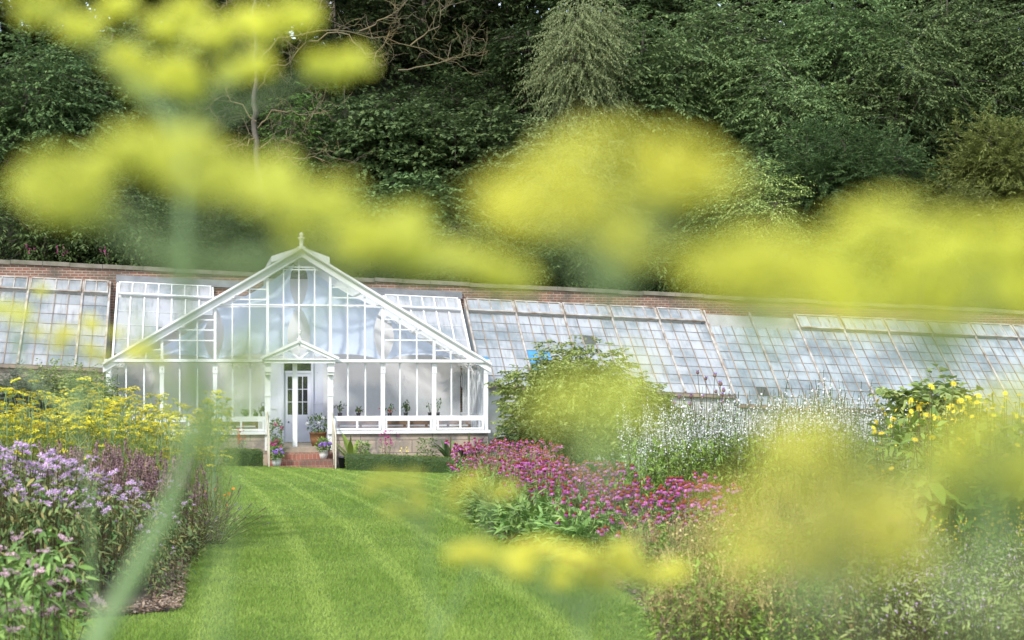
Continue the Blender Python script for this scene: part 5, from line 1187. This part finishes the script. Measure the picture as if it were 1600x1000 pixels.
# --- pots by the steps
def potted(label, px, Y, zb, ph, pr, potmat, bloom, leafm, r, h, fl=30, potname='pot', standcat='potted plant'):
    X = X_at(px, Y); o = thing('potted_plant', label, standcat, (X, Y, zb), 'pots by the porch steps')
    g = Geo(); lathe(g, [(.001, .0), (pr*.72, .0), (pr*.95, ph*.5), (pr, ph*.93), (pr*1.08, ph*.94), (pr*1.08, ph), (pr*.93, ph), (pr*.9, ph*.86), (.001, ph*.85)], (X, Y, zb), 18); part(potname, g, potmat, o, True)
    n = 260; d = rnd_dir(n); P = np.array([X, Y, zb+ph+h*.45])+d*np.array([r, r, h*.55])*rng.uniform(.5, 1, (n, 1)); g = Geo(); leaves(g, P, d+rng.normal(size=(n, 3))*.4, UP+rng.normal(size=(n, 3))*.4, rng.uniform(.06, .12, n), rng.uniform(.035, .06, n), 0); tube(g, [(X, Y, zb+ph*.7), (X, Y, zb+ph+h*.4)], .012, 5, 1)
    part('foliage', g, [LM[leafm], LM['stem']], o)
    for k in range(fl):
        d = rnd_dir(1)[0]; d[1] = -abs(d[1]); d[2] = abs(d[2])*.9-.1; c = np.array([X, Y, zb+ph+h*.45])+d*np.array([r, r, h*.58]); g = Geo(); q = rnd_dir(46); cards(g, c+q*np.array([.055, .055, .045]), .017, 0, q); part('flower_head', g, [LM[bloom]], o)
zl = lambda px, Y: Gz(X_at(px, Y), Y)
potted('white pot of violet hydrangea on the ground left of the steps', 432, YF-1.15, zl(432, YF-1.1), .24, .14, M['whitepot'], 'violet', 'perennial', .2, .34, 5)
potted('potted magenta pink hydrangea on the step behind the violet one', 431, YF-.72, ZF-.32, .2, .13, M['whitepot'], 'magenta', 'perennial', .2, .4, 7)
potted('pot of green leafy shrub with red flowers by the left porch post', 431, YF-.42, ZF-.15, .26, .16, M['blackpot'], 'magenta', 'mid', .2, .75, 2)
potted('white pot of violet hydrangea on the brick step at the right', 505.5, YF-.75, ZF-.32, .24, .13, M['whitepot'], 'violet', 'perennial', .2, .34, 7)
potted('large woven brown pot with pale hydrangea right of the door', 497, YF+.35, ZF-.006, .40, .24, M['terracotta'], 'white', 'ash', .33, .52, 3)
X = X_at(537, 45.3); g = Geo(); z = Gz(X, 45.3); lathe(g, [(.001, 0), (.12, 0), (.15, .3), (.165, .3), (.165, .34), (.14, .34), (.13, .1), (.001, .09)], (X, 45.3, z), 16); single('plant_pot', g, M['blackpot'], 'empty black plastic pot at the end of the long box hedge', 'pot', (X, 45.3, z), None, True)
# --- benches and plants inside
zb_ = ZT+.02
for a, b, lab in ((posts[4]+.25, XR-.35, 'slatted wooden bench behind the right conservatory windows'), (XL+.35, posts[3]-.25, 'slatted wooden bench behind the left conservatory windows')):
    o = thing('potting_bench', lab, 'bench', ((a+b)/2, YF+.9, ZF), 'wooden benches inside the conservatory'); g = Geo()
    for k in range(6): box(g, a, b, YF+.5+k*.14, YF+.61+k*.14, zb_-.04, zb_)
    part('bench_top', g, M['wood'], o); g = Geo(); n = int((b-a)/.62)
    for k in range(3): box(g, a, b, YF+.52, YF+.545, ZF+.22+k*.19, ZF+.36+k*.19)
    part('front_board', g, M['wood'], o)
    for k in range(n+1):
        x = a+(b-a-.07)*k/n; g = Geo(); box(g, x, x+.07, YF+.546, YF+.61, ZF, zb_-.041); part('leg', g, M['wood'], o)
def chilli(px, h, dens, lab, red=0):
    Y = YF+.62; X = X_at(px, Y); z = zb_; o = thing('chilli_plant', lab, 'potted plant', (X, Y, z), 'chilli plants on the benches'); g = Geo(); lathe(g, [(.001, 0), (.05, 0), (.07, .11), (.062, .11), (.001, .1)], (X, Y, z), 10); part('pot', g, M['blackpot'], o, True)
    g = Geo(); k = 6; B = np.tile([X, Y, z+.1], (k, 1)); T_ = B+np.stack([rng.normal(size=k)*.1, rng.normal(size=k)*.06, rng.uniform(.4, 1, k)*h], -1); stems(g, B, (B+T_)/2+np.array([0, 0, .05]), T_, .006, .003, 3, 4, 1)
    j = rng.integers(0, k, dens); s = rng.uniform(.5, 1.05, (dens, 1)); leaves(g, B[j]+(T_[j]-B[j])*s+rng.normal(size=(dens, 3))*.03, rng.normal(size=(dens, 3))+np.array([0, 0, -.5]), UP+rng.normal(size=(dens, 3))*.4, .11, .045, 0)
    if red: octas(g, T_[rng.integers(0, k, red)]+rng.normal(size=(red, 3))*.05-np.array([0, 0, .08]), .024, 2)
    part('foliage', g, [LM['sycamore'], LM['stem'], LM['redflower']], o)
for a in ((531, .34, 30, 'spindly chilli plant just right of the porch'), (560, .16, 26, 'low chilli plant with red fruit in the first bay right of the porch', 5), (609, .26, 26, 'chilli plant with red fruit in the middle bay', 9), (634, .34, 60, 'bushy green chilli plant in the middle bay'), (684, .46, 16, 'tall sparse chilli plant beside the third post'), (672, .36, 8, 'single drooping chilli stem left of the third post'),
          (384, .10, 24, 'small green plant on the left bench near the porch'), (400, .12, 24, 'small leafy plant beside the iron lantern')): chilli(*a)
def lantern():
    Y = YF+.6; X = X_at(411, Y); z = zb_; o = thing('lantern', 'dark iron lantern with a ring handle on the left bench', 'lantern', (X, Y, z)); g = Geo()
    lathe(g, [(.09, 0), (.09, .02), (.085, .02)], (X, Y, z), 8); lathe(g, [(.12, .16), (.04, .25), (.035, .30), (.001, .31)], (X, Y, z), 8)
    for k in range(4): a = k*math.pi/2+.4; tube(g, [(X+.08*math.cos(a), Y+.08*math.sin(a), z), (X+.085*math.cos(a), Y+.085*math.sin(a), z+.165)], .008, 5)
    part('body', g, M['iron'], o); g = Geo(); an = np.linspace(0, 2*math.pi, 15); tube(g, np.stack([X+.06*np.cos(an), np.full(15, Y), z+.36+.06*np.sin(an)], -1), .008, 5); part('handle', g, M['iron'], o); g = Geo(); lathe(g, [(.001, .02), (.07, .02), (.07, .16), (.001, .16)], (X, Y, z), 8); part('lantern_glass', g, M['glass'], o)
lantern()
# ------------------------------------------------------------------ fennel right in front of the camera, far out of focus
lm('umbelfront', [(.75, .69, .11, 1), (.80, .76, .14, 1), (.77, .79, .20, 1)], trans=.5, rough=.6, tint=.05)
def feather(g, p, d, L, n=30, m=0):
    """feathery leaf: a rib with thread-like leaflets"""
    d = nrm(np.array(d, float)); p = np.array(p, float); s = rng.uniform(.15, 1, n)[:, None]; P = p+d*L*s; D = d*.7+rng.normal(size=(n, 3))*.7
    stems(g, [p], [p+d*L*.5+np.array([0, 0, .02])], [p+d*L], .0012, .0006, 4, 4, 1); e = P+nrm(D)*(L*.32*(1.15-s)); stems(g, P, (P+e)/2+rng.normal(size=(n, 3))*.006, e, .0005, .0003, 2, 3, m)
def front(label, stem, r, umbels, leaves_=()):
    """stem: (px,py,depth) from low to high, continued down to the ground; the last point is the apex of the first umbel.
    umbels: (apex (px,py,depth), list of umbellet centres (px,py), umbellet radius in metres, florets per umbellet, leaf material)"""
    P = [at(*q) for q in stem]; d0 = P[0]; foot = np.array([d0[0]+rng.normal()*.02, d0[1]+rng.normal()*.02, Gz(d0[0], d0[1])])
    o = thing('fennel_plant', label, 'fennel', tuple(foot), 'blurred fennel close to the camera')
    g = Geo(); pts = np.array([foot]+P); a = np.linspace(0, 1, 24); cum = np.concatenate([[0], np.cumsum(np.linalg.norm(np.diff(pts, axis=0), axis=1))]); Q = np.stack([np.interp(a*cum[-1], cum, pts[:, j]) for j in range(3)], -1)
    tube(g, Q, np.interp(a, [0, .8, 1], [r*1.3, r, r*.3]), 10)
    U = []
    for i, (ap, ends, ur, fl, mat) in enumerate(umbels):
        b = at(*ap)
        if i:
            k = np.argmin(np.linalg.norm(Q-(b-np.array([0, 0, .07])), axis=1)); q = Q[k]; stems(g, [q], [np.array([b[0]*.7+q[0]*.3, b[1]*.7+q[1]*.3, q[2]*.6+b[2]*.4])], [b], r*.4, .0010, 10, 8, 0)
        E = np.array([at(px+rng.normal()*6, py+rng.normal()*6, ap[2]) for px, py in ends]); sp = np.ptp(E[:, 0])*.32; cx = E[:, 0].mean()
        # the umbel is round in plan: centre umbellets spread to and fro, outer ones near the middle plane
        off = np.sqrt(np.clip(1-((E[:, 0]-cx)/(np.ptp(E[:, 0])*.55+1e-6))**2, 0, 1))*rng.uniform(-.7, .7, len(E))*sp; dirs = nrm(E-np.array([0, 0, CZ])); E = E+dirs*off[:, None]
        E = np.array([0, 0, CZ])+(E-np.array([0, 0, CZ])); n = len(E)
        s = Geo(); mid = b+(E-b)*.5-np.array([0, 0, .25])*np.abs(E[:, 2:3]-b[2])*0+np.stack([np.zeros(n), np.zeros(n), np.abs(E[:, 2]-b[2])*.12], -1); stems(s, np.tile(b, (n, 1)), mid, E, .0006, .0004, 5, 5, 0)
        f = Geo(); d = rnd_dir(n*fl).reshape(n, fl, 3); d[..., 2] = d[..., 2]*.6; q = rng.random((n, fl, 1))**.45; w = ur*rng.uniform(.75, 1.25, (n, 1, 1)); cards(f, (E[:, None]+d*q*w).reshape(-1, 3), ur*.16*rng.uniform(.7, 1.3, n*fl))
        U.append((s, f, mat))
    part('stem', g, LM['fstem'], o, True)
    for s, f, mat in U: u = part('umbel', s, LM['fstem'], o, True); part('florets', f, LM[mat], u)
    for (px, py, t, ang, L, n) in leaves_:
        g = Geo(); feather(g, at(px, py, t), at(px+math.cos(ang)*200, py-math.sin(ang)*200, t)-at(px, py, t)+np.array([0, rng.normal()*.02, 0]), L, n); part('leaf', g, [LM['fennelfar'], LM['fstem']], o)
    return o
Y_ = 'umbelfront'; G_ = 'umbelgreen'
front('blurred fennel with a thick pale stem and two big umbels filling the upper left', [(148, 1000, .86), (240, 840, .86), (328, 690, .84), (300, 560, .78), (285, 430, .76), (287, 225, .78)], .0062,
      [((287, 225, .78), [(60, 15), (130, 35), (190, 20), (250, 50), (290, 20), (330, 60), (350, 115), (300, 130), (230, 125), (195, 95), (400, 100), (410, 45), (380, 25), (455, 15), (500, 85), (545, 95), (515, 110), (470, 30), (20, -10), (100, -15), (270, 100)], .0118, 118, Y_),
       ((272, 430, .55), [(40, 300), (80, 275), (90, 325), (140, 290), (160, 250), (200, 225), (240, 210), (290, 225), (250, 260), (330, 260), (300, 300), (380, 290), (420, 270), (440, 310), (490, 330), (530, 310), (570, 350), (620, 370), (660, 350), (700, 390), (750, 400), (780, 420), (800, 440), (650, 410), (550, 380), (470, 360), (130, 325), (590, 390)], .0098, 125, G_)],
      [(325, 700, .84, 1.2, .12, 40), (320, 720, .84, .9, .14, 40), (300, 740, .84, 1.9, .10, 30)])
front('blurred fennel with a broad yellow umbel in front of the birch', [(985, 1000, .46), (980, 800, .45), (968, 620, .43), (962, 475, .42)], .0016,
      [((962, 475, .42), [(770, 310), (800, 330), (840, 290), (880, 250), (920, 220), (970, 210), (1030, 220), (1080, 240), (1120, 270), (1000, 270), (940, 290), (890, 310), (960, 340), (1020, 320), (1080, 310), (920, 360), (980, 385), (850, 340), (800, 290), (1050, 270)], .0075, 88, Y_)])
front('blurred fennel with a yellow umbel before the right glasshouse roof', [(1230, 1000, .46), (1225, 850, .45), (1205, 680, .43), (1190, 545, .42)], .0015,
      [((1190, 545, .42), [(1080, 400), (1110, 430), (1140, 390), (1180, 380), (1220, 380), (1260, 400), (1280, 440), (1200, 430), (1150, 455), (1240, 460), (1310, 480)], .0072, 98, Y_)])
front('blurred fennel with a hazy yellow umbel low before the white flowers', [(1290, 1000, .40), (1280, 950, .39)], .0012,
      [((1280, 950, .39), [(1170, 780), (1240, 730), (1280, 790), (1330, 750), (1360, 820), (1300, 870), (1210, 840), (1410, 790), (1150, 850), (1270, 690), (1400, 860)], .0115, 48, G_)], [(1265, 960, .40, 1.3, .05, 26), (1340, 990, .40, 1.0, .05, 26)])
front('blurred fennel with a wide yellow umbel at the right edge', [(1490, 1000, .44), (1485, 840, .43), (1475, 700, .42), (1470, 585, .41)], .0016,
      [((1470, 585, .41), [(1300, 400), (1330, 440), (1350, 360), (1400, 340), (1440, 380), (1470, 430), (1400, 430), (1500, 360), (1530, 410), (1560, 370), (1590, 420), (1610, 370), (1560, 460), (1480, 480), (1340, 490), (1620, 470), (1420, 490)], .0078, 84, Y_),
       ((1560, 870, .42), [(1490, 690), (1530, 650), (1580, 640), (1600, 690), (1560, 730), (1520, 740), (1610, 750), (1470, 740)], .0085, 85, G_)], [(1480, 900, .43, 1.4, .06, 26), (1490, 960, .43, 1.0, .06, 26), (1500, 970, .43, 2.0, .06, 26), (1560, 1000, .43, 1.1, .07, 34)])
front('blurred fennel with a faint umbel before the rounded bush', [(915, 1000, .44), (925, 860, .43), (932, 760, .42)], .0010,
      [((932, 760, .42), [(860, 640), (900, 600), (950, 620), (1000, 650), (930, 680), (970, 590)], .0095, 27, G_)])
front('fennel with a flat yellow umbel low in front of the lawn', [(925, 1000, .92), (905, 968, .91)], .0034,
      [((905, 968, .91), [(715, 868), (740, 858), (765, 870), (790, 865), (815, 855), (835, 868), (850, 850), (880, 865), (905, 880), (930, 870), (960, 880), (985, 885), (1010, 895), (1035, 905), (950, 910), (870, 900), (820, 880), (920, 905), (980, 860), (1040, 890)], .0095, 130, Y_)])
front('fennel with two small pale umbels before the near lawn', [(680, 1000, 1.02), (672, 860, 1.0), (665, 835, 1.0)], .0022,
      [((665, 835, 1.0), [(600, 745), (620, 760), (640, 750), (660, 770), (690, 755), (620, 790), (650, 790), (705, 770), (590, 765)], .0085, 60, G_), ((765, 800, 1.0), [(730, 760), (750, 745), (770, 760), (795, 752), (760, 772)], .0085, 70, Y_)])
front('fennel with small yellow umbels before the left glasshouse', [(150, 1000, 1.3), (140, 800, 1.27), (120, 650, 1.25)], .0026,
      [((120, 650, 1.25), [(60, 520), (95, 535), (110, 525), (130, 505), (150, 510), (175, 520), (145, 545), (165, 565), (200, 545), (215, 555), (230, 545), (95, 520), (250, 570)], .0085, 100, Y_), ((30, 560, 1.25), [(-10, 470), (10, 470), (35, 480), (50, 470), (20, 495)], .0095, 70, Y_)])
front('fennel shoot with a green bud before the conservatory wall', [(335, 1000, .56), (352, 800, .55), (372, 640, .55), (377, 600, .55)], .0018,
      [((377, 600, .55), [(365, 560), (390, 565), (377, 550)], .007, 60, 'fennelfar')], [(352, 760, .55, 1.9, .05, 16)])
